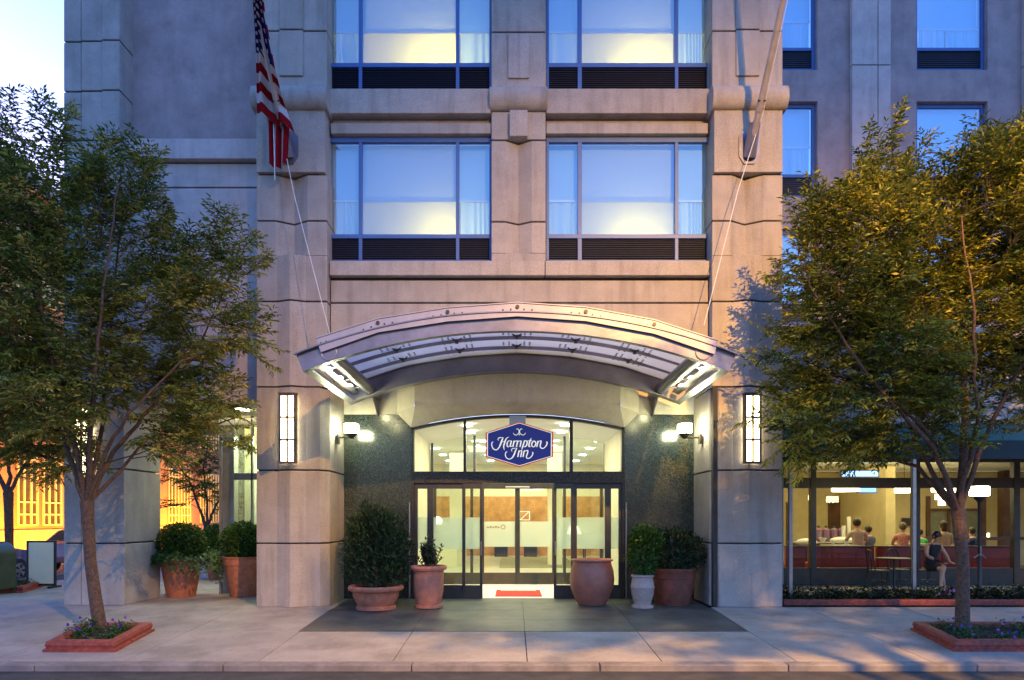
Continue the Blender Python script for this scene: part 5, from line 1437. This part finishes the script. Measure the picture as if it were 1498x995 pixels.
bistro_chair((X(1286, 15.7), 15.7, .005), R(90 + 0), 'black bistro chair with its back to the left of the round table')
bistro_chair((X(1318, 15.9), 15.95, .005), R(10), 'black bistro chair pushed in behind the round table')
bistro_chair((X(1360, 15.78), 15.80, .005), R(8), 'black bistro chair under the woman in black')
t = thing('bistro_table', 'small round pedestal table on the terrace between the chairs', 'table', (X(1308, 15.55), 15.55, .005))
x = X(1308, 15.55)
mb = MB(); mb.lathe([(0, .73), (.36, .73), (.37, .745), (.36, .76), (0, .76)], x, 15.55, 32); mb.build('tabletop', M['wood_dark'], t, smooth=40)
mb = MB(); mb.lathe([(0, .005), (.2, .005), (.2, .02), (.03, .05), (.022, .1), (.022, .73), (0, .73)], x, 15.55, 16); mb.build('pedestal', M['dark'], t, smooth=40)

# cafe booths
for i, (a, b, ty) in enumerate(((1150, 1179, 'end'), (1184, 1280, 'long'), (1284, 1334, 'short'), (1344, 1377, 'x'), (1379, 1479, 'long'))):
    lab = ['red booth bench cut off by the right pier', 'long red booth bench below the diner in peach', 'short red booth bench behind the round terrace table', 'narrow red booth bench behind the seated woman', 'long red booth bench behind the lamp post and tree trunk'][i]
    Yb = 17.6; xa, xb = X(a, Yb), X(b, Yb)
    t = thing('booth_bench', lab, 'booth', ((xa + xb) / 2, Yb, 0), 'red booth benches')
    mb = MB(); mb.box(xa, xb, Yb, Yb + .14, .12, Z(801, Yb)); mb.build('backrest', M['red_vinyl'], t, bevel=.025)
    mb = MB(); mb.box(xa + .02, xb - .02, Yb + .14, Yb + .62, .34, .5); mb.build('seat', M['red_vinyl'], t, bevel=.03)
    mb = MB(); mb.box(xa + .03, xb - .03, Yb + .03, Yb + .58, .003, .34); mb.build('plinth', M['dark'], t)
    mb = MB(); mb.box(xa, xb, Yb - .01, Yb + .15, Z(801, Yb) + .001, Z(801, Yb) + .035); mb.build('top_rail', M['wood_dark'], t)
# tables inside
for i, px in enumerate((1222, 1352)):
    x = X(px, 18.7)
    t = thing('dining_table', ['light-topped dining table in front of the diner in peach', 'light-topped dining table between the diners in green and beige'][i], 'table', (x, 19.4 if i else 18.4, 0), 'cafe dining tables')
    y = 19.4 if i else 18.4
    mb = MB(); mb.box(x - .4, x + .4, y - .35, y + .35, .9, .94); mb.build('tabletop', M['floor_tile'], t, bevel=.006)
    mb = MB(); mb.lathe([(0, .003), (.22, .003), (.04, .04), (.035, .9), (0, .9)], x, y, 12); mb.build('pedestal', M['dark'], t)
for i, (px_, y_, dx_, nm_) in enumerate(((1222, 18.4, -.2, 'white cup at the left of the left dining table'), (1222, 18.4, .15, 'white cup at the right of the left dining table'), (1352, 19.4, -.15, 'white cup near the diner in green'), (1352, 19.4, .2, 'white cup near the black-haired diner'))):
    x = X(px_, 18.7) + dx_; o = MB().lathe([(0, 0), (.03, 0), (.045, .1), (.04, .1), (.03, .01), (0, .01)], x, y_, 12, .941).build('cup', M['white'], smooth=40); tag(o, nm_, 'cup', 'cups on the dining tables')
for i, px_ in enumerate((1300, 1398, 1446)):
    x = X(px_, 22); o = MB().lathe([(0, 0), (.035, 0), (.035, .12), (0, .12)], x, 22, 12, 1.051).build('candle_glass', M['pendant_glow'], smooth=40); tag(o, ['leftmost', 'middle', 'rightmost'][i] + ' glowing candle glass on the long rear ledge of the cafe', 'candle', 'ledge candles')
# breakfast counter and things on it
Yq = 21.0
ct = thing('breakfast_counter', 'pale counter at the back left of the cafe', 'counter', (X(1215, Yq), Yq, 0))
xa, xb = X(1165, Yq), X(1262, Yq); zt_ = Z(793, Yq)
mb = MB(); mb.box(xa, xb, Yq, Yq + .6, 0, zt_ - .04); mb.build('cabinet', M['wood_dark'], ct)
mb = MB(); mb.box(xa - .03, xb + .03, Yq - .03, Yq + .62, zt_ - .04, zt_); mb.build('worktop', M['floor_tile'], ct, bevel=.005)
dz_ = {'coffee_urn': 0}
jm = mat('red_label', (.4, .05, .03), .4, .3, 12, col2=(.1, .2, .4))
for i, px in enumerate((1203, 1214, 1226, 1237)):
    x = X(px, Yq); h = (770 - 793) * -Yq / F
    t = thing('drink_dispenser', ['leftmost', 'second from left', 'third from left', 'rightmost'][i] + ' of the four red-labelled drink dispensers on the counter', 'dispenser', (x, Yq + .25, zt_), 'drink dispensers')
    mb = MB(); mb.lathe([(0, 0), (.1, 0), (.1, .06), (.11, .08), (.11, .38), (.06, .42), (0, .44)], x, Yq + .25, 16, zt_); mb.build('body', jm, t, smooth=40)
    mb = MB(); mb.lathe([(0, .44), (.05, .44), (.03, .5), (0, .5)], x, Yq + .25, 10, zt_); mb.build('lid', M['dark'], t)
    mb = MB(); mb.tube([(x, Yq + .15, zt_ + .1), (x, Yq + .1, zt_ + .08)], .012, 6); mb.build('tap', M['alu_grey'], t)
for i, (px, h) in enumerate(((1236, .5), (1244, .78))):
    x = X(px, Yq); o = MB().lathe([(0, 0), (.045, 0), (.06, h), (0, h)], x, Yq + .08, 14, zt_).build('cup_stack', M['white'], smooth=40)
    tag(o, ['shorter', 'taller'][i] + ' stack of white cups on the counter', 'cups', 'cup stacks')
x = X(1235, Yq); o = MB().ball((x, Yq + .1, zt_ + .06), (.4, .14, .1)).build('napkin_heap', M['white'], smooth=True); tag(o, 'heap of white napkins at the right end of the counter', 'napkins')
x = X(1204, Yq); mb = MB(); mb.lathe([(0, 0), (.05, 0), (.06, .02), (.13, .13), (.12, .13), (.05, .03), (0, .03)], x, Yq + .02, 18, zt_); o = mb.build('bowl', M['white'], smooth=40); tag(o, 'white footed bowl on the counter', 'bowl')
x = X(1180, 20); o = MB().ball((x, 20, Z(795, 20)), (.32, .15, .12)).build('folded_cloth', M['white'], smooth=True)
t = thing('side_table', 'small table under the white cloth near the right pier', 'table', (x, 20, 0)); mb = MB(); mb.box(x - .4, x + .4, 19.8, 20.3, .78, .82); mb.build('tabletop', M['wood_dark'], t); mb = MB(); mb.box(x - .05, x + .05, 19.95, 20.05, 0, .78); mb.build('pedestal', M['dark'], t)
tag(o, 'white cloth heap on a small table near the right pier', 'cloth'); o.location.z -= (Z(795, 20) - .12) - .83
# picture frame, screens
def flatthing(name, label, cat, pa, pb, ya, yb2, Y, m, th=.04, frame=None):
    mb = MB(); mb.box(X(pa, Y), X(pb, Y), Y, Y + th, Z(yb2, Y), Z(ya, Y)); o = mb.build(name, m, bevel=.004); tag(o, label, cat)
    if frame:
        mb = MB(); mb.box(X(pa, Y) - .03, X(pb, Y) + .03, Y + .01, Y + th + .01, Z(yb2, Y) - .03, Z(ya, Y) + .03); mb.build('frame', frame, o)
flatthing('wall_picture', 'small dark framed plaque on the yellow cafe wall', 'plaque', 1321, 1336, 759, 768, 23.9, M['louvre'], .03, M['wood_dark'])
flatthing('television', 'blue glowing screen hanging between two cafe pendants', 'television', 1257, 1282, 711, 720, 20.0, M['screen'], .06, M['dark'])
flatthing('television', 'wide pale blue screen above the cafe window bar', 'television', 1232, 1285, 689, 697, 20.6, emit('pale_screen', (.25, .45, 1), 1.6), .06, M['dark'])
flatthing('wall_cabinet', 'black double box on the brown panel above the counter', 'cabinet', 1237, 1250, 741, 757, 23.8, M['dark'], .12, None)
# pendants
for i, (px, py, w, h, Y) in enumerate(((1237, 713, 37, 12, 19.5), (1323, 715, 25, 12, 19.5), (1382, 714, 33, 12, 19.5), (1187, 728, 8, 8, 22), (1288, 728, 14, 8, 22), (1375, 727, 12, 8, 22), (1378, 736, 9, 7, 21))):
    labs = ['widest glowing drum pendant next to the blue screen', 'glowing drum pendant beside the silver awning post', 'glowing drum pendant seen behind the tree limbs', 'tiny glowing cube pendant near the dark left mullion', 'tiny glowing cube pendant above the diner in peach', 'tiny glowing cube pendant above the black-haired diner', 'small low glowing pendant between the two tree limbs']
    x, z = X(px, Y), Z(py, Y); ww, hh = w * Y / F / 2, h * Y / F
    t = thing('pendant_lamp', labs[i], 'pendant lamp', (x, Y, z), 'cafe pendant lamps')
    mb = MB(); mb.lathe([(0, 0), (ww, 0), (ww * 1.02, hh * .1), (ww * 1.02, hh * .9), (ww, hh), (0, hh)], x, Y, 24, z - hh / 2); mb.build('lamp_shade', M['pendant_glow'], t, smooth=40)
    mb = MB(); mb.tube([(x, Y, z + hh / 2), (x, Y, 3.3)], .008, 5); mb.build('cord', M['dark'], t)
# post lamp in the bed
Yp = 13.7; x = X(1433, Yp)
t = thing('post_lamp', 'black post lamp with a bright square head on the terrace right of the tree trunk', 'lamp post', (x, Yp, .06))
mb = MB(); mb.lathe([(0, 0), (.09, 0), (.09, .03), (.06, .06), (.055, .25), (.036, .3), (.032, 1.9), (.05, 1.95), (.1, 2.0), (.1, 2.03), (0, 2.03)], x, Yp, 16, .06); mb.build('post', M['dark'], t, smooth=40)
mb = MB(); mb.box(x - .13, x + .13, Yp - .13, Yp + .13, 2.11, 2.30); mb.build('lamp_glass', M['post_glow'], t, bevel=.02)
mb = MB(); mb.box(x - .15, x + .15, Yp - .15, Yp + .15, 2.301, 2.33); mb.box(x - .12, x + .12, Yp - .12, Yp + .12, 2.085, 2.109); mb.build('cap', M['dark'], t)
mb = MB(); mb.tube([(x - .12, Yp - .02, .86), (x, Yp - .04, .96), (x + .12, Yp - .02, .86)], .012, 6); mb.tube([(x, Yp - .04, .9), (x, Yp - .04, 1.1)], .012, 6); mb.build('hook', M['alu_grey'], t)

# ------------------------------------------------------------------ entrance things
Ym = 14.75
o = MB().box(X(725, Ym), X(792, Ym), 14.42, 15.65, .008, .022).build('door_mat', M['red_mat'], None, bevel=.003); tag(o, 'small bright red mat lying in the open doorway', 'door mat')
mb = MB(); r_ = random.Random(3)
x = X(732, Ym)
while x < X(783, Ym):
    w = r_.uniform(.03, .06); mb.box(x, x + w, 15.45, 15.56, .0225, .024); x += w + .018
mb.build('mat_lettering', M['sign_white'], o)
YO = 29.3
for i, px in enumerate((733, 776)):
    x = X(px, YO); t = thing('lobby_planter', ['left', 'right'][i] + ' one of two black planters against the lobby wood wall', 'planter', (x, YO, .005), 'black lobby planters')
    mb = MB(); mb.prism([(x - .28, YO - .28), (x + .28, YO - .28), (x + .28, YO + .28), (x - .28, YO + .28)], .005, .55); mb.build('box', M['dark'], t, bevel=.02)
    bush(t, (x, YO, .7), (.3, .3, .22), 260, .14, .3, M['leaf_box'], 70 + i, .2)
for k in range(5):
    z_ = 2.95 + .12 * math.sin(k * 1.7); mb = MB(); n_ = 24; vs_ = []; fs_ = []
    for i in range(n_ + 1):
        x_ = -3.2 + 6.4 * i / n_; zz3 = z_ + .16 * math.sin(x_ * 1.4 + k * 1.3); vs_ += [(x_, 23 + k * .9, zz3), (x_, 23.6 + k * .9, zz3 + .12)]
    for i in range(n_): fs_.append((2 * i, 2 * i + 2, 2 * i + 3, 2 * i + 1))
    mb.add(vs_, fs_); o = mb.build('ceiling_wave', M['alu_grey'], hotel, smooth=True)
for px_, w_ in ((812, .5), (668, .5)):
    mb = MB(); x_ = X(px_, 24); mb.box(x_ - w_ / 2, x_ + w_ / 2, 24, 24.5, .005, LZ - .005); mb.build('lobby_column', M['cream'], hotel, bevel=.01)
# reception desk left, table lamps
t = thing('reception_desk', 'cream curved reception desk at the left inside the lobby', 'desk', (-2.9, 22, 0))
mb = MB(); mb.prism([(-4.6, 21), (-3.0, 21.6), (-1.9, 23.2), (-1.7, 25), (-4.6, 25)], .005, 1.0); mb.build('front', M['cream'], t)
mb = MB(); mb.prism([(-4.7, 20.9), (-2.95, 21.5), (-1.8, 23.15), (-1.6, 25.1), (-4.7, 25.1)], 1.002, 1.05); mb.build('worktop', M['wood'], t)
for i, (x, y, z) in enumerate(((-2.55, 22.9, 1.05), (1.85, 20.6, .78))):
    t = thing('table_lamp', ['glowing white dome lamp on the reception desk', 'bright glowing lamp on the side table right of the inner doors'][i], 'table lamp', (x, y, z), 'lobby table lamps')
    mb = MB(); mb.lathe([(0, 0), (.09, 0), (.09, .02), (.02, .04), (.02, .42), (0, .42)], x, y, 14, z); mb.build('stand', M['dark'], t, smooth=40)
    mb = MB(); mb.lathe([(.21, .40), (.19, .52), (.13, .62), (0, .66)], x, y, 20, z); mb.build('lamp_shade', emit('lamp_shade_glow%d' % i, (1, .93, .7), 9 if i else 5), t, smooth=True)
t = thing('side_table', 'small dark side table under the bright lobby lamp', 'table', (1.85, 20.6, .005))
mb = MB(); mb.box(1.5, 2.2, 20.3, 20.9, .74, .78); mb.build('tabletop', M['wood'], t)
mb = MB()
for a in (1.54, 2.14):
    for b in (20.34, 20.84): mb.box(a, a + .04, b, b + .04, .005, .74)
mb.build('legs', M['dark'], t)
o = MB().box(-.45, 2.2, 22.6, 28.6, .006, .014).build('lobby_rug', M['carpet']); tag(o, 'olive rug on the lobby floor beyond the inner doors', 'rug')
# ceiling downlights
k = 0
VL = [(x, y, ze(619) + .015 if abs(x) > .9 else ze(611) - .01) for x in (-1.0, 1.15) for y in (15.0, 16.2)]
words = ['front left', 'rear left', 'front right', 'rear right']
for i, (x, y, z) in enumerate(VL):
    t_ = (x - cxv) / hw; z = ze(626) + (ze(607) - ze(626)) * (1 - t_ * t_) - .05
    o = MB().lathe([(0, 0), (.1, 0), (.1, .02), (0, .02)], x, y, 18, z).build('downlight', M['ceil_light'], None); tag(o, words[i] + ' downlight in the curved vestibule ceiling', 'ceiling light', 'vestibule downlights')
for i, y in enumerate((18.6, 20.8, 23.0, 25.4, 28.0)):
    for j, x in enumerate((-2.6, -.9, .9, 2.6)):
        o = MB().lathe([(0, 0), (.12, 0), (.12, .02), (0, .02)], x, y, 14, LZ - .03).build('downlight', M['ceil_light'], None)
        tag(o, 'lobby ceiling downlight, row %s from the door, %s column' % (['nearest', 'second', 'third', 'fourth', 'farthest'][i], ['far left', 'centre left', 'centre right', 'far right'][j]), 'ceiling light', 'lobby downlights')
o = MB().lathe([(0, 0), (.13, 0), (.13, .02), (0, .02)], X(355, 14.2), 14.2, 18, za - .025).build('downlight', M['ceil_light'], None); tag(o, 'glowing downlight in the arcade soffit beside the left pier', 'ceiling light')

# ------------------------------------------------------------------ mailbox, board, cars, brick building
xm, ym = X(-9, 14.9), 14.9
t = thing('mailbox', 'dark green round-topped mailbox cut by the left frame edge', 'mailbox', (xm, ym, 0))
mb = MB(); w, d_, h0, h1 = .29, .28, .12, .86
prof = [(-w, h0), (w, h0), (w, h1)] + [(w * math.cos(a), h1 + w * math.sin(a)) for a in [math.pi * k / 16 for k in range(1, 16)]] + [(-w, h1)]
mb.prism_y([(xm + a, b) for a, b in prof][::-1], ym - d_, ym + d_); mb.build('body', M['green_metal'], t, smooth=35, bevel=.01)
mb = MB()
for z in (.35, .62): mb.box(xm - w + .03, xm + w - .03, ym - d_ - .012, ym - d_ - .001, z, z + .02)
mb.box(xm + w - .002, xm + w + .01, ym - d_ + .02, ym - d_ + .05, .02, 1.0); mb.build('rib', M['green_metal'], t)
mb = MB()
for sx in (-1, 1):
    for sy in (-1, 1): mb.box(xm + sx * .26 - .02, xm + sx * .26 + .02, ym + sy * .24 - .02, ym + sy * .24 + .02, 0, .13)
mb.build('legs', M['green_metal'], t)
Yd = 16.3; t = thing('sandwich_board', 'black-framed pavement sign with a blank pale panel beside the corner pier', 'sign board', (X(60, Yd), Yd, 0))
xa, xb = X(39, Yd), X(82, Yd); za_, zb_ = Z(857, Yd), Z(791, Yd)
mb = MB(); mb.box(xa, xb, Yd - .02, Yd + .02, za_, za_ + .05); mb.box(xa, xb, Yd - .02, Yd + .02, zb_ - .04, zb_); mb.box(xa, xa + .05, Yd - .021, Yd + .021, za_, zb_); mb.box(xb - .05, xb, Yd - .021, Yd + .021, za_, zb_)
mb.build('frame', M['dark'], t, bevel=.004)
m_lit_panel = mat('warm_lit_panel', (.95, .72, .42), .4, .2, 2.2, col2=(.75, .68, .45))  # warm tones put the light falling on the panel into its colour
mb = MB(); mb.box(xa + .05, xb - .05, Yd - .012, Yd + .012, za_ + .05, zb_ - .04); mb.build('panel', m_lit_panel, t)
mb = MB()
for x in (xa, xb - .08): mb.box(x, x + .08, Yd - .2, Yd + .2, .0, .05); mb.box(x + .02, x + .06, Yd - .02, Yd + .02, .05, za_)
mb.build('feet', M['dark'], t)
# brick building along the side street
XB = -20.6
bb = thing('brick_building', 'orange floodlit brick building with tall cream-framed windows across the side street', 'building', (XB, 40, 0))
mb = MB(); mb.box(XB - 12, XB, 21, 110, -.14, 16.3); mb.build('wall', M['brick'], bb)
mb = MB(); mb.box(XB - .3, XB + .25, 21, 110, 15.6, 16.32); mb.build('cornice', M['stucco_pale'], bb)
mb = MB(); mb.box(XB + .002, XB + .14, 21, 110, -.1, 1.15); mb.build('plinth', M['wood'], bb)
y = 24.2; i = 0
while y < 62:
    for z0, z1 in ((1.35, 4.6), (6.2, 9.4), (11, 14)):
        w = 1.15
        mb = MB()
        for yy in (y, y + w * .32, y + w * .68, y + w): mb.box(XB + .02, XB + .09, yy - .035, yy + .035, z0, z1)
        for q in (0, .14, .3, .86, 1): mb.box(XB + .021, XB + .085, y, y + w, z0 + (z1 - z0) * q - .03, z0 + (z1 - z0) * q + .03)
        wf = mb.build('window', M['yellow_frame'], bb)
        mb = MB(); mb.box(XB + .005, XB + .03, y, y + w, z0, z1); mb.build('pane', M['window_dark'], wf)
    y += 1.55 if i % 2 == 0 else 2.6; i += 1
def car(label, loc, paint, rz=0):
    t = thing('parked_car', label, 'car', loc, 'cars parked along the side street', rz)
    L_, W_ = 4.5, 1.78   # front +y
    prof = [(-2.25, .32), (-2.25, .72), (-2.15, .95), (-1.75, 1.02), (-1.25, 1.38), (-.7, 1.46), (.1, 1.45), (.55, 1.33), (1.15, .98), (1.9, .86), (2.2, .7), (2.25, .42), (2.2, .3)]
    def body(mb, prof, hw, inset):
        n = len(prof); vs = []
        for s, k in ((-1, 1), (-.93, 0), (.93, 0), (1, 1)):
            for (y, z) in prof:
                ww = hw * (1 - inset * max(0, (z - .9)) / .55) * (1 - .06 * (abs(y) / 2.25) ** 4)
                if k: vs.append((math.copysign(ww, s), y * .985, min(z, prof[5][1]) * .985 + .01))
                else: vs.append((s * ww, y, z))
        fs = [tuple(range(n)), tuple(range(3 * n, 4 * n))[::-1]]
        for a in range(3):
            for i in range(n): fs.append((a * n + i, (a + 1) * n + i, (a + 1) * n + (i + 1) % n, a * n + (i + 1) % n))
        mb.add(vs, fs)
    mb = MB(); body(mb, prof, W_ / 2, .22); mb.build('body', paint, t, smooth=28, local=True)
    mb = MB()
    for s in (-1, 1):
        for q in ([(-1.6, 1.03), (-1.2, 1.34), (-.35, 1.4), (-.35, 1.0)], [(-.28, 1.0), (-.28, 1.4), (.1, 1.39), (.5, 1.28), (.95, .99)]):
            f = [(s * (W_ / 2 * (1 - .22 * max(0, z - .9) / .55) + .006), y, z) for y, z in q]; mb.add(f, [(0, 1, 2, 3) if len(f) == 4 else (0, 1, 2, 3, 4)])
    mb.add([(-.62, .60, 1.325), (.62, .60, 1.325), (.74, 1.14, 1.0), (-.74, 1.14, 1.0)], [(0, 1, 2, 3)]); mb.add([(-.6, -1.3, 1.37), (.6, -1.3, 1.37), (.74, -1.72, 1.05), (-.74, -1.72, 1.05)], [(0, 1, 2, 3)])
    mb.build('windows', M['window_dark'], t, local=True)
    for y in (-1.4, 1.38):
        for s in (-1, 1):
            mb = MB(); x0_, x1_ = (s * .70, s * .895); c = (y, .32)
            mb.tube([(x0_, y, .32), (x1_, y, .32)], .32, 26); w_ = mb.build('wheel', M['rubber'], t, smooth=40, local=True)
            mb = MB(); mb.tube([(x1_ - s * .02, y, .32), (x1_ + s * .008, y, .32)], [.22, .2], 24)
            r_ = mb.build('rim', M['alu_grey'], w_, local=True)
            mb = MB()
            for k in range(5):
                a = k * 1.2566; mb.box(-.0, 0, 0, 0, 0, 0) if False else mb.tube([(x1_ + s * .012, y + .08 * math.cos(a), .32 + .08 * math.sin(a)), (x1_ + s * .012, y + .17 * math.cos(a), .32 + .17 * math.sin(a))], [.02, .035], 8)
            mb.build('rim_holes', M['dark'], w_, local=True)
    for s in (-1, 1):
        mb = MB(); mb.box(min(s * .55, s * .84), max(s * .55, s * .84), -2.262, -2.2, .72, .88); mb.build('tail_light', mat('tail_red', (.4, .01, .01), .3), t, local=True, bevel=.01)
        mb = MB(); mb.box(min(s * .5, s * .82), max(s * .5, s * .82), 2.15, 2.235, .6, .72); mb.build('headlight', M['white'], t, local=True, bevel=.01)
        mb = MB(); mb.box(min(s * .86, s * 1.0), max(s * .86, s * 1.0), .62, .76, .98, 1.1); mb.build('mirror', paint, t, local=True, bevel=.02)
    mb = MB(); mb.box(-.85, .85, -2.3, -2.2, .34, .55); mb.box(-.85, .85, 2.18, 2.29, .3, .5); mb.build('bumper', paint, t, local=True, bevel=.03)
car('dark blue car parked behind the mailbox on the side street', (-14.85, 17.95, -.14), M['car_blue'])
car('maroon car parked farther up the side street, beyond the sandwich board', (-14.85, 24.6, -.14), M['car_pink'])

# street lamp over the near kerb, outside the frame, that throws the orange light
LX, LY, LH = 5.4, -3.0, 12.0
t = thing('street_lamp', 'tall street lamp with an orange head across the road', 'street lamp', (LX + 1.4, LY - 1.2, rz0))
mb = MB(); mb.tube([(LX + 1.4, LY - 1.2, rz0), (LX + 1.4, LY - 1.2, LH), (LX + 1.1, LY - .9, LH + .3), (LX + .1, LY - .05, LH + .3)], [.1, .07, .05, .05], 12); mb.build('pole', M['green_metal'], t, smooth=40)
mb = MB(); mb.box(LX - .25, LX + .25, LY - .15, LY + .15, LH + .15, LH + .35); mb.build('lamp_head', M['green_metal'], t, bevel=.04)
M['sodium'] = emit('sodium_lens', (1, .5, .15), 20)
mb = MB(); mb.box(LX - .15, LX + .15, LY - .1, LY + .1, LH + .12, LH + .149); mb.build('lens', M['sodium'], t)
l = bpy.data.lights.new('street_lamp_light', 'SPOT'); l.energy = 11200 * LK; l.color = (1, .50, .085); l.spot_size = R(102); l.spot_blend = 1.0; l.shadow_soft_size = .06
o = bpy.data.objects.new('street_lamp_light', l); C.objects.link(o); o.location = (LX, LY, LH)
tgt = Vector((6.6, 8.4, 0)); o.rotation_euler = (tgt - o.location).to_track_quat('-Z', 'Y').to_euler()
# pavement and street tree on the photographer's side of the road (the tree shades the right half of the scene)
mb = MB(); mb.box(-60, 60, -8, 2.6, rz0 - .1, rz0 + .13); mb.build('near_pavement', M['sidewalk'])['kind'] = 'structure'
def pv(x, y, z): return (CX + x * F / y, HY - (z - H) * F / y)
def near_tree(x, Y, zc__, rad):
    bl = []
    r = random.Random(3)
    for k in range(9):
        px, py = pv(x + rad * (k / 4 - 1) + r.uniform(-.15, .15), Y, zc__ + r.uniform(-.35, .35)); bl.append((px, py, r.uniform(.45, .7) * F / Y, r.uniform(-.2, .2)))
    f = Vector((x, Y, zc__ - rad - .9))
    lm = [(.06, (x + dx * .5, Y + dy * .5, zc__ - rad * .6), (x + dx, Y + dy, zc__ + rad * .5)) for dx, dy in ((.7, .3), (-.7, .2), (.1, .7), (0, -.7))]
    tree('street_tree', 'street tree on the near pavement beside the photographer, outside the picture', (x, Y, rz0 + .13), f, lm, bl, 340, Y, 31, m='leaf', r0=.1, group='street trees', thick=1.2)
near_tree(5.3, 1.14, 8.9, 1.5)

# strip lights in the canopy ends
for s_ in (-1, 1):
    for y_ in (11.0, 12.4): room_light('canopy_strip_light', (canopy_c + s_ * 2.98, y_, 3.98), 6, (1, .93, .5), .04)
    mb = MB()
    for yy in (11.0, 11.7, 12.4): mb.box(canopy_c + s_ * 3.0 - .03, canopy_c + s_ * 3.0 + .03, yy - .07, yy + .07, 4.07, 4.09)
    mb.build('strip_lamp', emit('strip_lamp_%d' % s_, (1, .95, .7), 4), can)
# lights inside
light_area('vestibule_light', (0.1, 15.6, 3.55), 2.6, 45, (1, .93, .6), sy=1.6)
light_area('lobby_light', (0.2, 22, 3.95), 7, 190, (1, .9, .58), sy=6)
light_area('lobby_light_back', (0.2, 28, 3.9), 7, 100, (1, .88, .55), sy=2)
light_area('cafe_light', (10.5, 20, 3.25), 11, 105, (1, .80, .42), sy=4)
light_area('arcade_light', (X(300, 15.5), 16, za - .05), 2.5, 34, (1, .85, .45), sy=2.5)
light_area('shop_light', (-5.5, 15.9, 3.5), 1.0, 30, (.9, 1, .7))
for i, y in enumerate((27, 34, 41)):
    light_area('facade_floodlight', (-18.2, y, .4), .6, 380, (1, .42, .02), rot=(0, R(125), 0), sy=4)

# ------------------------------------------------------------------ sky, sun, camera
w = bpy.data.worlds.new('World'); bpy.context.scene.world = w; w.use_nodes = True
nt = w.node_tree; nt.nodes.clear()
sk = nt.nodes.new('ShaderNodeTexSky'); sk.sky_type = 'NISHITA'; sk.sun_disc = False
sk.sun_elevation = R(3.0); sk.sun_rotation = R(-45); sk.ozone_density = 4.5; sk.air_density = 1.2; sk.dust_density = 1.5
bg = nt.nodes.new('ShaderNodeBackground'); bg.inputs[1].default_value = .15
ow = nt.nodes.new('ShaderNodeOutputWorld'); tint = nt.nodes.new('ShaderNodeMix'); tint.data_type = 'RGBA'; tint.blend_type = 'MULTIPLY'; tint.inputs[0].default_value = 1; tint.inputs[7].default_value = (1.30, .97, 1.16, 1)
nt.links.new(sk.outputs[0], tint.inputs[6]); nt.links.new(tint.outputs[2], bg.inputs[0]); nt.links.new(bg.outputs[0], ow.inputs[0])
sl = bpy.data.lights.new('sun', 'SUN'); sl.energy = .05; sl.angle = R(12); sl.color = (1, .8, .6)
so = bpy.data.objects.new('sun', sl); C.objects.link(so)
az = R(-45); d = Vector((-math.sin(-az) * math.cos(R(2)), math.cos(az) * math.cos(R(2)), math.sin(R(2))))
so.rotation_euler = (-d).to_track_quat('-Z', 'Y').to_euler()

cd = bpy.data.cameras.new('camera'); cam = bpy.data.objects.new('camera', cd); C.objects.link(cam)
cam.location = (0, 0, H); cam.rotation_euler = (R(90), 0, 0)
cd.sensor_width = 36; cd.lens = 24.0; cd.shift_y = (HY - 497.5) / 1498; cd.shift_x = -1 / 1498; cd.clip_end = 1000; cd.clip_start = .05
sc = bpy.context.scene; sc.camera = cam
sc.view_settings.view_transform = 'Standard'; sc.view_settings.look = 'None'; sc.view_settings.gamma = 1; sc.view_settings.exposure = EXP
sc.cycles.use_denoising = True; sc.cycles.max_bounces = 8; sc.cycles.transparent_max_bounces = 16
sc.cycles.sample_clamp_indirect = 6
